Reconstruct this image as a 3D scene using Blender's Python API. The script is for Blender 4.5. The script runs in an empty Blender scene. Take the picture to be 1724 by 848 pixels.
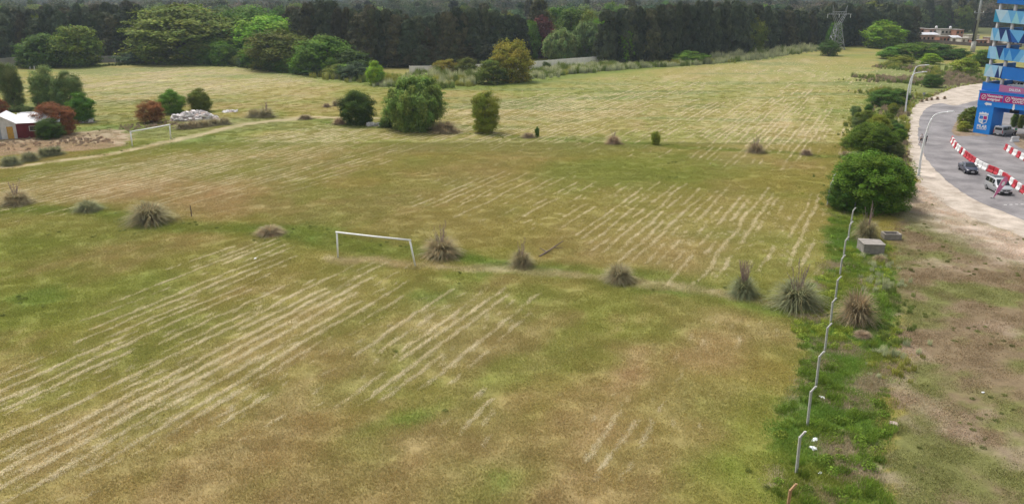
import bpy, bmesh, math, random
import numpy as np
from mathutils import Vector, Matrix, Euler

sc = bpy.context.scene
COL = sc.collection
R = math.radians
random.seed(7)
rng = np.random.default_rng(11)

# ------------------------------------------------------------------ camera
PW, PH, FPX, CAMZ, HORIZON = 1724, 848, 1340.0, 24.0, -8.0
PITCH = math.atan((PH / 2 - HORIZON) / FPX)
SP, CP = math.sin(PITCH), math.cos(PITCH)
cd = bpy.data.cameras.new('camera')
cd.sensor_width = 36.0
cd.lens = FPX / PW * 36.0
cd.clip_start, cd.clip_end = 0.5, 20000
cam = bpy.data.objects.new('camera', cd)
COL.objects.link(cam)
cam.location = (0, 0, CAMZ)
cam.rotation_euler = (math.pi / 2 - PITCH, 0, 0)
sc.camera = cam

# ------------------------------------------------------------------ sky, sun, exposure (bright overcast)
SUN_EL, SUN_AZ = R(58), R(-35)          # azimuth from +Y, clockwise
w = bpy.data.worlds.new('World')
sc.world = w
w.use_nodes = True
nt = w.node_tree
nt.nodes.clear()
sky = nt.nodes.new('ShaderNodeTexSky')
sky.sky_type = 'NISHITA'
sky.sun_disc = False
sky.sun_elevation = SUN_EL
sky.sun_rotation = SUN_AZ
sky.altitude = 50
sky.air_density = 1.0
sky.dust_density = 4.0
hs = nt.nodes.new('ShaderNodeHueSaturation')
hs.inputs['Saturation'].default_value = 0.30
bgn = nt.nodes.new('ShaderNodeBackground')
bgn.inputs['Strength'].default_value = 0.10
wo = nt.nodes.new('ShaderNodeOutputWorld')
nt.links.new(sky.outputs[0], hs.inputs['Color'])
nt.links.new(hs.outputs[0], bgn.inputs['Color'])
nt.links.new(bgn.outputs[0], wo.inputs['Surface'])
sl = bpy.data.lights.new('sun', 'SUN')
sl.energy = 1.5
sl.angle = R(11)
sl.color = (1.0, 0.965, 0.91)
sun = bpy.data.objects.new('sun', sl)
COL.objects.link(sun)
sdir = Vector((math.sin(SUN_AZ) * math.cos(SUN_EL), math.cos(SUN_AZ) * math.cos(SUN_EL), math.sin(SUN_EL)))
sun.rotation_euler = sdir.to_track_quat('Z', 'Y').to_euler()
sun.location = (0, 0, 80)
sc.view_settings.view_transform = 'Standard'
sc.view_settings.look = 'None'
sc.view_settings.gamma = 1.0
sc.view_settings.exposure = 0.92
sc.view_settings.use_curve_mapping = False
sc.render.engine = 'CYCLES'
sc.cycles.use_denoising = True
sc.cycles.max_bounces = 6
sc.cycles.diffuse_bounces = 3
sc.cycles.transparent_max_bounces = 8
sc.cycles.volume_bounces = 1

# ------------------------------------------------------------------ photo pixel -> point of the flat ground
def g(px, py):
    u, v = (px - PW / 2) / FPX, (py - PH / 2) / FPX
    t = CAMZ / (SP + v * CP)
    return (t * u, t * (CP - v * SP))

def depth(px, py):
    return CAMZ / (SP + (py - PH / 2) / FPX * CP)

def z_at(py, Y):
    v = (py - PH / 2) / FPX
    return CAMZ - Y / (CP - v * SP) * (SP + v * CP)

# directions of the mown rows (they run with the fence line)
AX = np.array([math.sin(R(25.5)), math.cos(R(25.5))])
BX = np.array([AX[1], -AX[0]])

# ------------------------------------------------------------------ numpy noise
_tabs = {}
def vnoise(x, y, seed=0):
    if seed not in _tabs:
        _tabs[seed] = np.random.default_rng(1000 + seed).random((256, 256))
    T = _tabs[seed]
    x = np.asarray(x, float); y = np.asarray(y, float)
    xi = np.floor(x).astype(int); yi = np.floor(y).astype(int)
    fx = x - xi; fy = y - yi
    fx = fx * fx * (3 - 2 * fx); fy = fy * fy * (3 - 2 * fy)
    a = T[xi & 255, yi & 255]; b = T[(xi + 1) & 255, yi & 255]
    c = T[xi & 255, (yi + 1) & 255]; d = T[(xi + 1) & 255, (yi + 1) & 255]
    return (a * (1 - fx) + b * fx) * (1 - fy) + (c * (1 - fx) + d * fx) * fy

def fbm(x, y, seed=0, octs=4):
    s = 0; amp = .5; tot = 0
    for i in range(octs):
        s = s + amp * vnoise(x * 2 ** i + 17.3 * i, y * 2 ** i + 9.1 * i, seed + i * 7)
        tot += amp; amp *= .55
    return s / tot

def sstep(a, b, x):
    t = np.clip((x - a) / (b - a), 0, 1)
    return t * t * (3 - 2 * t)

def in_poly(x, y, poly):
    inside = np.zeros(np.shape(x), bool)
    n = len(poly)
    for i in range(n):
        x1, y1 = poly[i]; x2, y2 = poly[(i + 1) % n]
        if y1 == y2: continue
        c = ((y1 > y) != (y2 > y)) & (x < (x2 - x1) * (y - y1) / (y2 - y1) + x1)
        inside ^= c
    return inside

def d_line(x, y, pts):
    d = np.full(np.shape(x), 1e9)
    for (x1, y1), (x2, y2) in zip(pts[:-1], pts[1:]):
        dx, dy = x2 - x1, y2 - y1
        t = np.clip(((x - x1) * dx + (y - y1) * dy) / (dx * dx + dy * dy + 1e-9), 0, 1)
        d = np.minimum(d, np.hypot(x - x1 - t * dx, y - y1 - t * dy))
    return d

def G(lst):
    return [g(*p) for p in lst]

# ------------------------------------------------------------------ zones of the ground, traced as ground outlines
LUSH = G([(1405, 352), (1440, 345), (1497, 420), (1512, 560), (1505, 700), (1492, 900), (1290, 900), (1310, 740), (1352, 610), (1345, 520), (1392, 430)])
RDIRT = G([(1520, 330), (1545, 300), (1760, 420), (1900, 560), (2100, 900), (1490, 900), (1503, 700), (1510, 560), (1498, 430)])
YARD = G([(-60, 236), (105, 226), (190, 216), (222, 226), (214, 246), (120, 256), (-60, 266)])
SCRUB = G([(1478, 98), (1560, 104), (1662, 118), (1662, 140), (1560, 165), (1530, 190), (1522, 320), (1440, 320), (1440, 240), (1475, 170)])
TRACK = G([(-40, 284), (60, 276), (160, 264), (250, 246), (330, 228), (420, 208), (520, 197), (640, 200)])
PATH2 = G([(560, 436), (700, 446), (850, 452), (1000, 466), (1120, 478), (1240, 500), (1300, 512)])
TROW = G([(-30, 345), (150, 356), (255, 376), (455, 396), (745, 430), (880, 450), (1045, 474), (1250, 496), (1350, 515)])
MROW = G([(500, 199), (600, 212), (750, 222), (890, 232), (1035, 242), (1270, 256), (1425, 264)])
EDGE1 = G([(120, 112), (220, 108), (300, 107), (420, 112), (520, 124), (600, 137), (700, 148), (820, 146), (1000, 121), (1150, 109), (1300, 97)])
STRAW = [  # px, py, half length along rows, half width across (m), strength
    (60, 760, 7, 4, .9), (160, 700, 9, 5, 1), (300, 640, 9, 6, 1.1), (400, 590, 9, 6, 1), (430, 545, 9, 5, 1), (520, 515, 9, 5, 1.1),
    (350, 490, 6, 3, .8), (270, 510, 5, 3, .7), (560, 540, 6, 4, .8), (740, 535, 6, 3, 1), (700, 580, 6, 4, .8), (840, 520, 5, 2.5, .7), (90, 620, 6, 3, .8),
    (160, 590, 4, 2, .7), (400, 440, 6, 3, .6), (610, 630, 5, 3, .5), (240, 560, 4, 2, .5),
    (1060, 690, 5, 1.5, .42), (1130, 640, 7, 2.5, .38), (1190, 570, 6, 2.5, .36), (1020, 750, 3, 1.5, .4), (830, 690, 3, 1.2, .36), (1260, 560, 4, 1.5, .3),
    (250, 290, 22, 10, 1), (140, 300, 14, 7, .9), (350, 275, 22, 10, 1), (500, 250, 22, 10, .8), (430, 300, 14, 6, .7), (560, 290, 14, 6, .5), (600, 270, 14, 6, .5), (470, 235, 18, 7, .6),
    (1150, 380, 13, 7, .72), (1250, 370, 14, 6, .85), (1330, 370, 12, 5, .7), (1210, 420, 9, 4, .7), (1000, 345, 15, 8, .58), (900, 330, 14, 8, .5), (800, 320, 12, 7, .45), (1350, 420, 8, 3, .6), (1090, 350, 12, 6, .6),
    (860, 185, 40, 16, .8), (980, 182, 40, 18, .9), (1330, 205, 34, 16, .9), (1210, 186, 28, 14, .9), (1290, 235, 22, 10, .8), (1120, 220, 26, 12, .5),
    (1120, 148, 50, 25, .6), (1330, 160, 50, 20, .7), (1300, 118, 70, 30, .6), (1400, 130, 50, 20, .6), (1260, 140, 50, 20, .5),
    (230, 140, 30, 30, .9), (330, 150, 28, 24, .9), (190, 165, 18, 20, .7), (420, 140, 30, 24, .8), (300, 125, 30, 30, .9), (440, 165, 16, 18, .5), (860, 205, 20, 10, .5)]
BROWN = [(1060, 620, 5, 3, .9), (860, 580, 5, 3, .7), (700, 750, 6, 3, .9), (800, 780, 6, 3, .8), (900, 830, 7, 4, .8), (1210, 570, 6, 3.5, .8), (1140, 500, 5, 2.5, .6),
         (330, 800, 8, 4, .5), (480, 700, 8, 3, .5), (1000, 840, 5, 4, .7), (200, 440, 6, 4, .3), (1170, 770, 4, 3, .4), (220, 320, 9, 8, .9), (330, 340, 12, 7, .8), (120, 325, 8, 6, .5),
         (620, 345, 14, 8, .4), (700, 395, 10, 6, .45), (800, 285, 14, 7, .4), (560, 600, 5, 3, .4), (900, 440, 10, 3, .4), (1120, 432, 8, 5, .55), (1000, 430, 8, 4, .45), (650, 800, 7, 3, .7), (780, 840, 8, 4, .8), (1080, 800, 6, 3, .8), (1000, 700, 5, 3, .6), (950, 760, 5, 3, .6), (560, 840, 6, 4, .6), (1150, 690, 6, 2.5, .6), (120, 820, 6, 4, .4)]
GREEN = [(60, 510, 6, 5, .8), (280, 470, 5, 3, .6), (700, 715, 5, 2, .9), (850, 630, 6, 3, .8), (640, 760, 4, 2, .4), (920, 600, 5, 2, .6), (820, 800, 4, 2, .7), (660, 600, 5, 3, .6), (610, 540, 5, 2.5, .6), (780, 470, 8, 3, .7),
         (1290, 520, 4, 2, .5), (1130, 280, 18, 8, .6), (1180, 285, 14, 6, .8), (1030, 270, 12, 6, .5), (520, 380, 12, 5, .6), (640, 425, 10, 4, .6), (450, 420, 8, 4, .5), (100, 400, 8, 6, .7), (180, 395, 8, 4, .7), (30, 390, 6, 5, .4),
         (1000, 160, 30, 20, .5), (1200, 160, 30, 12, .6), (560, 225, 14, 8, .5), (250, 245, 14, 4, .9), (190, 215, 9, 8, .9), (330, 235, 9, 4, .8), (1330, 480, 6, 3, .5), (1240, 460, 8, 3, .4), (900, 480, 8, 3, .5), (330, 560, 5, 3, .5), (1250, 740, 5, 3, .8), (1200, 700, 4, 3, .5), (1240, 800, 5, 4, .9),
         (580, 205, 10, 8, .5), (700, 235, 12, 5, .4), (1430, 180, 30, 8, .7), (1450, 130, 40, 8, .6), (1100, 108, 60, 8, .5)]

def ell(x, y, lst, dist=True):
    m = np.zeros(np.shape(x))
    if dist:
        x = x + (fbm(x / 5, y / 5, 40, 3) - .5) * 7
        y = y + (fbm(x / 5, y / 5, 41, 3) - .5) * 7
    for px, py, la, lb, s in lst:
        cx, cy = g(px, py)
        dx, dy = x - cx, y - cy
        a = (dx * AX[0] + dy * AX[1]) / la; b = (dx * BX[0] + dy * BX[1]) / lb
        m = np.maximum(m, s * np.exp(-(a * a + b * b) * .8))
    return np.clip(m, 0, 1)

C_OLIVE = np.array([.212, .184, .050]); C_GREEN = np.array([.148, .172, .032]); C_BROWN = np.array([.268, .188, .098])
C_STRAW = np.array([.52, .44, .27]); C_LUSH = np.array([.095, .155, .026]); C_TAN = np.array([.36, .285, .18]); C_DIRT = np.array([.32, .245, .175])
C_DARK = np.array([.045, .055, .022])

def mixc(c, d, f):
    f = np.clip(f, 0, 1)[:, None]
    return c * (1 - f) + d * f

def albedo(x, y):
    x = np.asarray(x, float); y = np.asarray(y, float)
    wx = x + (fbm(x / 7, y / 7, 50, 3) - .5) * 6
    wy = y + (fbm(x / 7, y / 7, 53, 3) - .5) * 6
    sx = x + (fbm(x / 2.2, y / 2.2, 56, 3) - .5) * 2.4
    sy = y + (fbm(x / 2.2, y / 2.2, 57, 3) - .5) * 2.4
    a = wx * AX[0] + wy * AX[1]; b = wx * BX[0] + wy * BX[1]
    n1 = fbm(x / 19, y / 19, 1, 4); n2 = fbm(x / 7, y / 7, 2, 4); n3 = fbm(x / 1.3, y / 1.3, 3, 3)
    stk = fbm(a / 14, b / 1.15, 5, 3)
    c = np.tile(C_OLIVE, (len(x), 1))
    c = mixc(c, C_GREEN, sstep(.42, .64, .6 * n1 + .4 * n2) * .62)
    c = mixc(c, C_BROWN, sstep(.50, .66, .5 * fbm(x / 13, y / 13, 8, 4) + .3 * stk + .2 * n3) * .42)
    c = mixc(c, C_BROWN, ell(x, y, BROWN) * (.80 + .35 * n3))
    c = mixc(c, C_GREEN, ell(x, y, GREEN) * (.5 + .8 * n3))
    c = mixc(c, C_LUSH, sstep(.55, .75, ell(x, y, GREEN) * n2 * 1.7) * .4)
    far = sstep(90, 170, y)
    st = ell(x, y, STRAW)
    c = mixc(c, C_STRAW, st * (.12 + far * (.03 + .42 * sstep(.46, .74, .6 * stk + .4 * fbm(a / 30, b / 3.5, 9, 3)))))
    c = mixc(c, np.array([.13, .16, .055]), far * sstep(.52, .68, fbm(x / 34, y / 9, 60, 4)) * .6)
    # rows of tussocks: greener, rougher hollow
    dt = np.minimum(d_line(wx, wy, TROW), d_line(wx, wy, MROW) * 1.7)
    c = mixc(c, C_GREEN * .9, (1 - sstep(.8, 3.6, dt)) * (.45 + .7 * n3))
    c = mixc(c, C_LUSH, (1 - sstep(.2, 2.2, dt)) * sstep(.5, .7, n2) * .6)
    # tracks
    c = mixc(c, C_TAN, (1 - sstep(.4, 2.3, d_line(sx, sy, TRACK))) * (.35 + .7 * n3))
    c = mixc(c, C_TAN * .92, (1 - sstep(.3, 1.3, d_line(sx, sy, PATH2))) * (.25 + .6 * n3))
    c = mixc(c, C_DIRT, in_poly(sx, sy, YARD) * (.55 + .5 * n3))
    # green margin in front of the trees
    c = mixc(c, np.array([.115, .15, .03]), (1 - sstep(2, 11, d_line(wx, wy, EDGE1))) * .85)
    c = mixc(c, np.array([.15, .17, .055]), in_poly(wx, wy, SCRUB) * (.6 + .5 * n3))
    # fence strip and the worn ground towards the road
    lf = in_poly(wx * .5 + sx * .5, wy * .5 + sy * .5, LUSH).astype(float)
    lu = mixc(np.tile(C_GREEN * .95, (len(x), 1)), C_LUSH, sstep(.4, .6, n2 * .6 + n3 * .4))
    lu = mixc(lu, C_DIRT * .75, sstep(.56, .66, fbm(x / 2.6, y / 2.6, 21, 3)) * .8)
    c = c * (1 - lf[:, None]) + lu * lf[:, None]
    rd = in_poly(sx, sy, RDIRT).astype(float)
    nr = fbm(x / 4.5, y / 4.5, 30, 5)
    rr = mixc(np.tile(np.array([.172, .128, .075]), (len(x), 1)), np.array([.125, .135, .04]), sstep(.42, .58, nr * .7 + n3 * .3) * .85)
    rr = mixc(rr, np.array([.28, .215, .155]), sstep(.57, .70, fbm(x / 3.1, y / 5.1, 33, 4)) * .55)
    dr = d_line(x, y, G([(1535, 300), (1590, 350), (1640, 378), (1760, 425)]))
    rr = mixc(rr, np.array([.42, .345, .28]), (1 - sstep(.5, 9, dr)) * (.35 + .9 * n3))
    c = c * (1 - rd[:, None]) + rr * rd[:, None]
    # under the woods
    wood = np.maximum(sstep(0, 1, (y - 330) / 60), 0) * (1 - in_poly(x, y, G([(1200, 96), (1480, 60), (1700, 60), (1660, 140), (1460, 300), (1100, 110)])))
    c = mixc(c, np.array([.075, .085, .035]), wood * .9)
    c *= (.94 + .24 * n3)[:, None] * (.95 + .14 * vnoise(x / .45, y / .45, 77))[:, None]
    return c

# ------------------------------------------------------------------ materials
def new_mat(name):
    m = bpy.data.materials.new(name)
    m.use_nodes = True
    return m, m.node_tree.nodes, m.node_tree.links

def mat(name, color, rough=.8, var=.12, scale=4.0, metal=0.0, spec=.3, bump=0.0, bscale=30):
    m, N, L = new_mat(name)
    b = N['Principled BSDF']
    b.inputs['Roughness'].default_value = rough
    b.inputs['Metallic'].default_value = metal
    b.inputs['Specular IOR Level'].default_value = spec
    if var > 0:
        tc = N.new('ShaderNodeTexCoord')
        nz = N.new('ShaderNodeTexNoise'); nz.inputs['Scale'].default_value = scale; nz.inputs['Detail'].default_value = 6
        mr = N.new('ShaderNodeMapRange')
        mr.inputs['From Min'].default_value = .3; mr.inputs['From Max'].default_value = .7
        mr.inputs['To Min'].default_value = 1 - var; mr.inputs['To Max'].default_value = 1 + var
        mx = N.new('ShaderNodeMix'); mx.data_type = 'RGBA'; mx.blend_type = 'MULTIPLY'
        mx.inputs['Factor'].default_value = 1
        mx.inputs[6].default_value = (*color, 1)
        L.new(tc.outputs['Object'], nz.inputs['Vector']); L.new(nz.outputs['Fac'], mr.inputs['Value'])
        L.new(mr.outputs['Result'], mx.inputs[7]); L.new(mx.outputs[2], b.inputs['Base Color'])
        if bump:
            nz2 = N.new('ShaderNodeTexNoise'); nz2.inputs['Scale'].default_value = bscale; nz2.inputs['Detail'].default_value = 5
            bp = N.new('ShaderNodeBump'); bp.inputs['Strength'].default_value = bump; bp.inputs['Distance'].default_value = .05
            L.new(tc.outputs['Object'], nz2.inputs['Vector']); L.new(nz2.outputs['Fac'], bp.inputs['Height']); L.new(bp.outputs['Normal'], b.inputs['Normal'])
    else:
        b.inputs['Base Color'].default_value = (*color, 1)
    return m

def leaf_mat(name, color, trans=.3, var=.25, inst=False, hue=.014):
    """foliage: colour x per-leaf attribute x per-plant random, a little translucent"""
    m, N, L = new_mat(name)
    b = N['Principled BSDF']
    b.inputs['Roughness'].default_value = .7
    b.inputs['Specular IOR Level'].default_value = .08
    at = N.new('ShaderNodeAttribute'); at.attribute_name = 'Col'
    mx = N.new('ShaderNodeMix'); mx.data_type = 'RGBA'; mx.blend_type = 'MULTIPLY'; mx.inputs['Factor'].default_value = 1
    L.new(at.outputs['Color'], mx.inputs[6])
    if inst:
        ti = N.new('ShaderNodeAttribute'); ti.attribute_type = 'INSTANCER'; ti.attribute_name = 'tint'
        L.new(ti.outputs['Color'], mx.inputs[7])
        out = mx.outputs[2]
    else:
        mx.inputs[7].default_value = (*color, 1)
        oi = N.new('ShaderNodeObjectInfo')
        hsv = N.new('ShaderNodeHueSaturation')
        m1 = N.new('ShaderNodeMapRange'); m1.inputs['To Min'].default_value = .5 - hue; m1.inputs['To Max'].default_value = .5 + hue
        m2 = N.new('ShaderNodeMapRange'); m2.inputs['To Min'].default_value = 1 - var; m2.inputs['To Max'].default_value = 1 + var
        ma = N.new('ShaderNodeMath'); ma.operation = 'MULTIPLY'; ma.inputs[1].default_value = 7.31
        mf = N.new('ShaderNodeMath'); mf.operation = 'FRACT'
        L.new(oi.outputs['Random'], m1.inputs['Value'])
        L.new(oi.outputs['Random'], ma.inputs[0]); L.new(ma.outputs[0], mf.inputs[0]); L.new(mf.outputs[0], m2.inputs['Value'])
        L.new(m1.outputs[0], hsv.inputs['Hue']); L.new(m2.outputs[0], hsv.inputs['Value'])
        L.new(mx.outputs[2], hsv.inputs['Color'])
        out = hsv.outputs['Color']
    L.new(out, b.inputs['Base Color'])
    if trans > 0:
        tr = N.new('ShaderNodeBsdfTranslucent')
        ms = N.new('ShaderNodeMixShader'); ms.inputs['Fac'].default_value = trans
        L.new(out, tr.inputs['Color'])
        L.new(b.outputs[0], ms.inputs[1]); L.new(tr.outputs[0], ms.inputs[2])
        L.new(ms.outputs[0], N['Material Output'].inputs['Surface'])
    return m

def ground_mat():
    m, N, L = new_mat('field_ground')
    b = N['Principled BSDF']
    b.inputs['Roughness'].default_value = .95
    b.inputs['Specular IOR Level'].default_value = .1
    at = N.new('ShaderNodeAttribute'); at.attribute_name = 'Col'
    ge = N.new('ShaderNodeNewGeometry')
    n1 = N.new('ShaderNodeTexNoise'); n1.inputs['Scale'].default_value = 1.9; n1.inputs['Detail'].default_value = 9; n1.inputs['Roughness'].default_value = .72
    mr = N.new('ShaderNodeMapRange'); mr.inputs['From Min'].default_value = .3; mr.inputs['From Max'].default_value = .7
    mr.inputs['To Min'].default_value = .74; mr.inputs['To Max'].default_value = 1.26
    mx = N.new('ShaderNodeMix'); mx.data_type = 'RGBA'; mx.blend_type = 'MULTIPLY'; mx.inputs['Factor'].default_value = 1
    L.new(ge.outputs['Position'], n1.inputs['Vector']); L.new(n1.outputs['Fac'], mr.inputs['Value'])
    L.new(at.outputs['Color'], mx.inputs[6]); L.new(mr.outputs[0], mx.inputs[7])
    L.new(mx.outputs[2], b.inputs['Base Color'])
    n2 = N.new('ShaderNodeTexNoise'); n2.inputs['Scale'].default_value = 9; n2.inputs['Detail'].default_value = 6
    bp = N.new('ShaderNodeBump'); bp.inputs['Strength'].default_value = .6; bp.inputs['Distance'].default_value = .06
    L.new(ge.outputs['Position'], n2.inputs['Vector']); L.new(n2.outputs['Fac'], bp.inputs['Height']); L.new(bp.outputs[0], b.inputs['Normal'])
    return m

# ------------------------------------------------------------------ object helpers
def link(o):
    COL.objects.link(o)
    return o

def tag(o, label=None, cat=None, group=None, kind=None):
    if label: o['label'] = label
    if cat: o['category'] = cat
    if group: o['group'] = group
    if kind: o['kind'] = kind
    return o

def thing(name, label, cat, loc=(0, 0, 0), rz=0.0, group=None, scale=None):
    o = bpy.data.objects.new(name, None)
    o.empty_display_size = .3
    link(o)
    o.location = loc
    o.rotation_euler = (0, 0, rz)
    if scale: o.scale = scale
    return tag(o, label, cat, group)

def put(name, mesh, parent=None, m=None):
    o = bpy.data.objects.new(name, mesh)
    link(o)
    if m is not None and len(mesh.materials) == 0:
        mesh.materials.append(m)
    o.parent = parent
    return o

def copy_tree(o, parent=None):
    c = o.copy(); link(c); c.parent = parent
    for ch in o.children:
        copy_tree(ch, c)
    return c

def np_mesh(name, V, Fq, colors=None, smooth=False):
    """V (n,3); Fq (m,k) same-size faces; colors per vertex (n,3)"""
    me = bpy.data.meshes.new(name)
    V = np.ascontiguousarray(V, np.float32); Fq = np.ascontiguousarray(Fq, np.int32)
    k = Fq.shape[1]
    me.vertices.add(len(V)); me.vertices.foreach_set('co', V.ravel())
    me.loops.add(Fq.size); me.loops.foreach_set('vertex_index', Fq.ravel())
    me.polygons.add(len(Fq))
    me.polygons.foreach_set('loop_start', np.arange(0, Fq.size, k, dtype=np.int32))
    me.polygons.foreach_set('loop_total', np.full(len(Fq), k, np.int32))
    if smooth:
        me.polygons.foreach_set('use_smooth', np.ones(len(Fq), bool))
    if colors is not None:
        ca = me.attributes.new('Col', 'FLOAT_COLOR', 'POINT')
        cc = np.ones((len(V), 4), np.float32); cc[:, :3] = colors
        ca.data.foreach_set('color', cc.ravel())
    me.update(calc_edges=True)
    return me

class MB:
    """collects boxes, tubes and prisms into one mesh"""
    def __init__(s): s.v = []; s.f = []
    def add(s, vs, fs):
        o = len(s.v); s.v += [tuple(p) for p in vs]; s.f += [tuple(i + o for i in f) for f in fs]; return s
    def box(s, x0, x1, y0, y1, z0, z1, sl=0.0):
        """sl: height change per metre along x"""
        q = [(x0, y0, z0), (x1, y0, z0), (x1, y1, z0), (x0, y1, z0), (x0, y0, z1), (x1, y0, z1), (x1, y1, z1), (x0, y1, z1)]
        q = [(a, b, c + sl * a) for a, b, c in q]
        return s.add(q, [(3, 2, 1, 0), (4, 5, 6, 7), (0, 1, 5, 4), (1, 2, 6, 5), (2, 3, 7, 6), (3, 0, 4, 7)])
    def tube(s, pts, rad, n=8, cap=True):
        pts = [Vector(p) for p in pts]
        if not isinstance(rad, (list, tuple)): rad = [rad] * len(pts)
        rings = []
        for i, p in enumerate(pts):
            d = (pts[min(i + 1, len(pts) - 1)] - pts[max(i - 1, 0)]).normalized()
            x = d.cross(Vector((0, 0, 1)) if abs(d.z) < .9 else Vector((0, 1, 0))).normalized(); y = d.cross(x)
            rings.append([p + (x * math.cos(2 * math.pi * k / n) + y * math.sin(2 * math.pi * k / n)) * rad[i] for k in range(n)])
        fs = []
        for i in range(len(pts) - 1):
            for k in range(n):
                fs.append((i * n + k, i * n + (k + 1) % n, (i + 1) * n + (k + 1) % n, (i + 1) * n + k))
        if cap:
            fs.append(tuple(range(n))[::-1]); fs.append(tuple(range((len(pts) - 1) * n, len(pts) * n)))
        return s.add([p for r in rings for p in r], fs)
    def prism(s, poly, d0, d1, plane='xz'):
        """outline in a plane, pushed through the third axis from d0 to d1"""
        n = len(poly)
        def P(a, b, d):
            return (a, d, b) if plane == 'xz' else ((d, a, b) if plane == 'yz' else (a, b, d))
        vs = [P(a, b, d0) for a, b in poly] + [P(a, b, d1) for a, b in poly]
        return s.add(vs, [tuple(range(n)), tuple(range(2 * n - 1, n - 1, -1))] + [(i, i + n, (i + 1) % n + n, (i + 1) % n) for i in range(n)])
    def mesh(s, name='part', smooth=False, bevel=0.0):
        me = bpy.data.meshes.new(name)
        me.from_pydata(s.v, [], s.f)
        bm = bmesh.new(); bm.from_mesh(me)
        bmesh.ops.recalc_face_normals(bm, faces=bm.faces)
        if bevel > 0:
            bmesh.ops.bevel(bm, geom=[e for e in bm.edges if e.is_manifold and e.calc_face_angle(0) > .5], offset=bevel, segments=2, affect='EDGES', profile=.6)
        for f in bm.faces: f.smooth = smooth
        bm.to_mesh(me); bm.free()
        return me
    def build(s, name, m, parent=None, smooth=False, bevel=0.0):
        return put(name, s.mesh(name, smooth, bevel), parent, m)

def text_mesh(txt, size, m, name='lettering', bold=0.0):
    c = bpy.data.curves.new(name, 'FONT'); c.body = txt; c.size = size; c.align_x = 'CENTER'; c.align_y = 'CENTER'; c.extrude = .006; c.offset = bold
    c.resolution_u = 3
    o = bpy.data.objects.new(name, c)
    COL.objects.link(o)
    dg = bpy.context.evaluated_depsgraph_get()
    me = bpy.data.meshes.new_from_object(o.evaluated_get(dg))
    bpy.data.objects.remove(o)
    me.materials.clear(); me.materials.append(m)
    return me

# ------------------------------------------------------------------ the ground sheet
def axis(lo, hi, fine_lo, fine_hi, step, far):
    mid = list(np.arange(fine_lo, fine_hi, step))
    a, d = [], step
    p = fine_lo
    while p > lo:
        d *= 1.25; p -= min(d, far); a.append(max(p, lo))
    b, d, p = [], step, mid[-1]
    while p < hi:
        d *= 1.25; p += min(d, far); b.append(min(p, hi))
    return np.array(a[::-1] + mid + b)

EXT = 5200
xs = axis(-EXT, EXT, -130, 150, .6, 400)
ys = [28.0]
while ys[-1] < 430: ys.append(ys[-1] + max(.35, .35 + (ys[-1] - 60) * .0085))
d = 4
while ys[-1] < EXT: d *= 1.2; ys.append(min(ys[-1] + min(d, 400), EXT))
ys = np.array([-900, -300, -100, -30, 0, 14, 22] + ys)
XX, YY = np.meshgrid(xs, ys)
gx, gy = XX.ravel(), YY.ravel()
def relief(x, y):
    near = 1 - sstep(200, 330, np.hypot(x, y))
    h = (fbm(x / 9, y / 9, 90, 3) - .5) * .22 + (fbm(x / 1.7, y / 1.7, 93, 3) - .5) * .10
    road = sstep(0, 6, in_road_dist(x, y))
    return h * near * road
ROADPTS = G([(1585, 168), (1590, 215), (1600, 250), (1640, 300), (1700, 330), (1800, 380)])
def in_road_dist(x, y):
    return np.maximum(d_line(x, y, ROADPTS) - 12, 0) * (1 - in_poly(x, y, G([(1520, 135), (1900, 135), (2300, 460), (1640, 410), (1515, 325)])))
gz = relief(gx, gy)
nx, ny = len(xs), len(ys)
idx = np.arange(nx * ny).reshape(ny, nx)
quads = np.stack([idx[:-1, :-1], idx[:-1, 1:], idx[1:, 1:], idx[1:, :-1]], -1).reshape(-1, 4)
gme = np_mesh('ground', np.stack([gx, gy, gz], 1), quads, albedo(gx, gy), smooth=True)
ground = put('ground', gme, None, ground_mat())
tag(ground, kind='structure')

def zg(x, y):
    return float(relief(np.array([x]), np.array([y]))[0])

# ------------------------------------------------------------------ roads
def sheet(name, pts, z, m, jag=0.0, seg=1.5):
    """flat outlined sheet on the ground; jag makes the rim uneven"""
    P = []
    n = len(pts)
    for i in range(n):
        a, b = Vector(pts[i]), Vector(pts[(i + 1) % n])
        k = max(1, int((b - a).length / seg))
        for j in range(k):
            q = a.lerp(b, j / k)
            P.append((q.x + (vnoise(q.x * .9, q.y * .9, 61) - .5) * jag * 2, q.y + (vnoise(q.x * .9 + 50, q.y * .9, 62) - .5) * jag * 2, z))
    bm = bmesh.new()
    f = bm.faces.new([bm.verts.new(p) for p in P])
    bmesh.ops.triangulate(bm, faces=[f])
    bmesh.ops.recalc_face_normals(bm, faces=bm.faces)
    if sum(f.normal.z for f in bm.faces) < 0: bmesh.ops.reverse_faces(bm, faces=bm.faces)
    me = bpy.data.meshes.new(name); bm.to_mesh(me); bm.free()
    return put(name, me, None, m)

def smooth_line(pts, n=6):
    out = []
    P = [Vector(p) for p in pts]
    for i in range(len(P) - 1):
        p0, p1, p2, p3 = P[max(i - 1, 0)], P[i], P[i + 1], P[min(i + 2, len(P) - 1)]
        for j in range(n):
            t = j / n
            out.append(tuple(.5 * ((2 * p1) + (p2 - p0) * t + (2 * p0 - 5 * p1 + 4 * p2 - p3) * t * t + (3 * p1 - p0 - 3 * p2 + p3) * t ** 3)))
    out.append(tuple(P[-1]))
    return out

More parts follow.
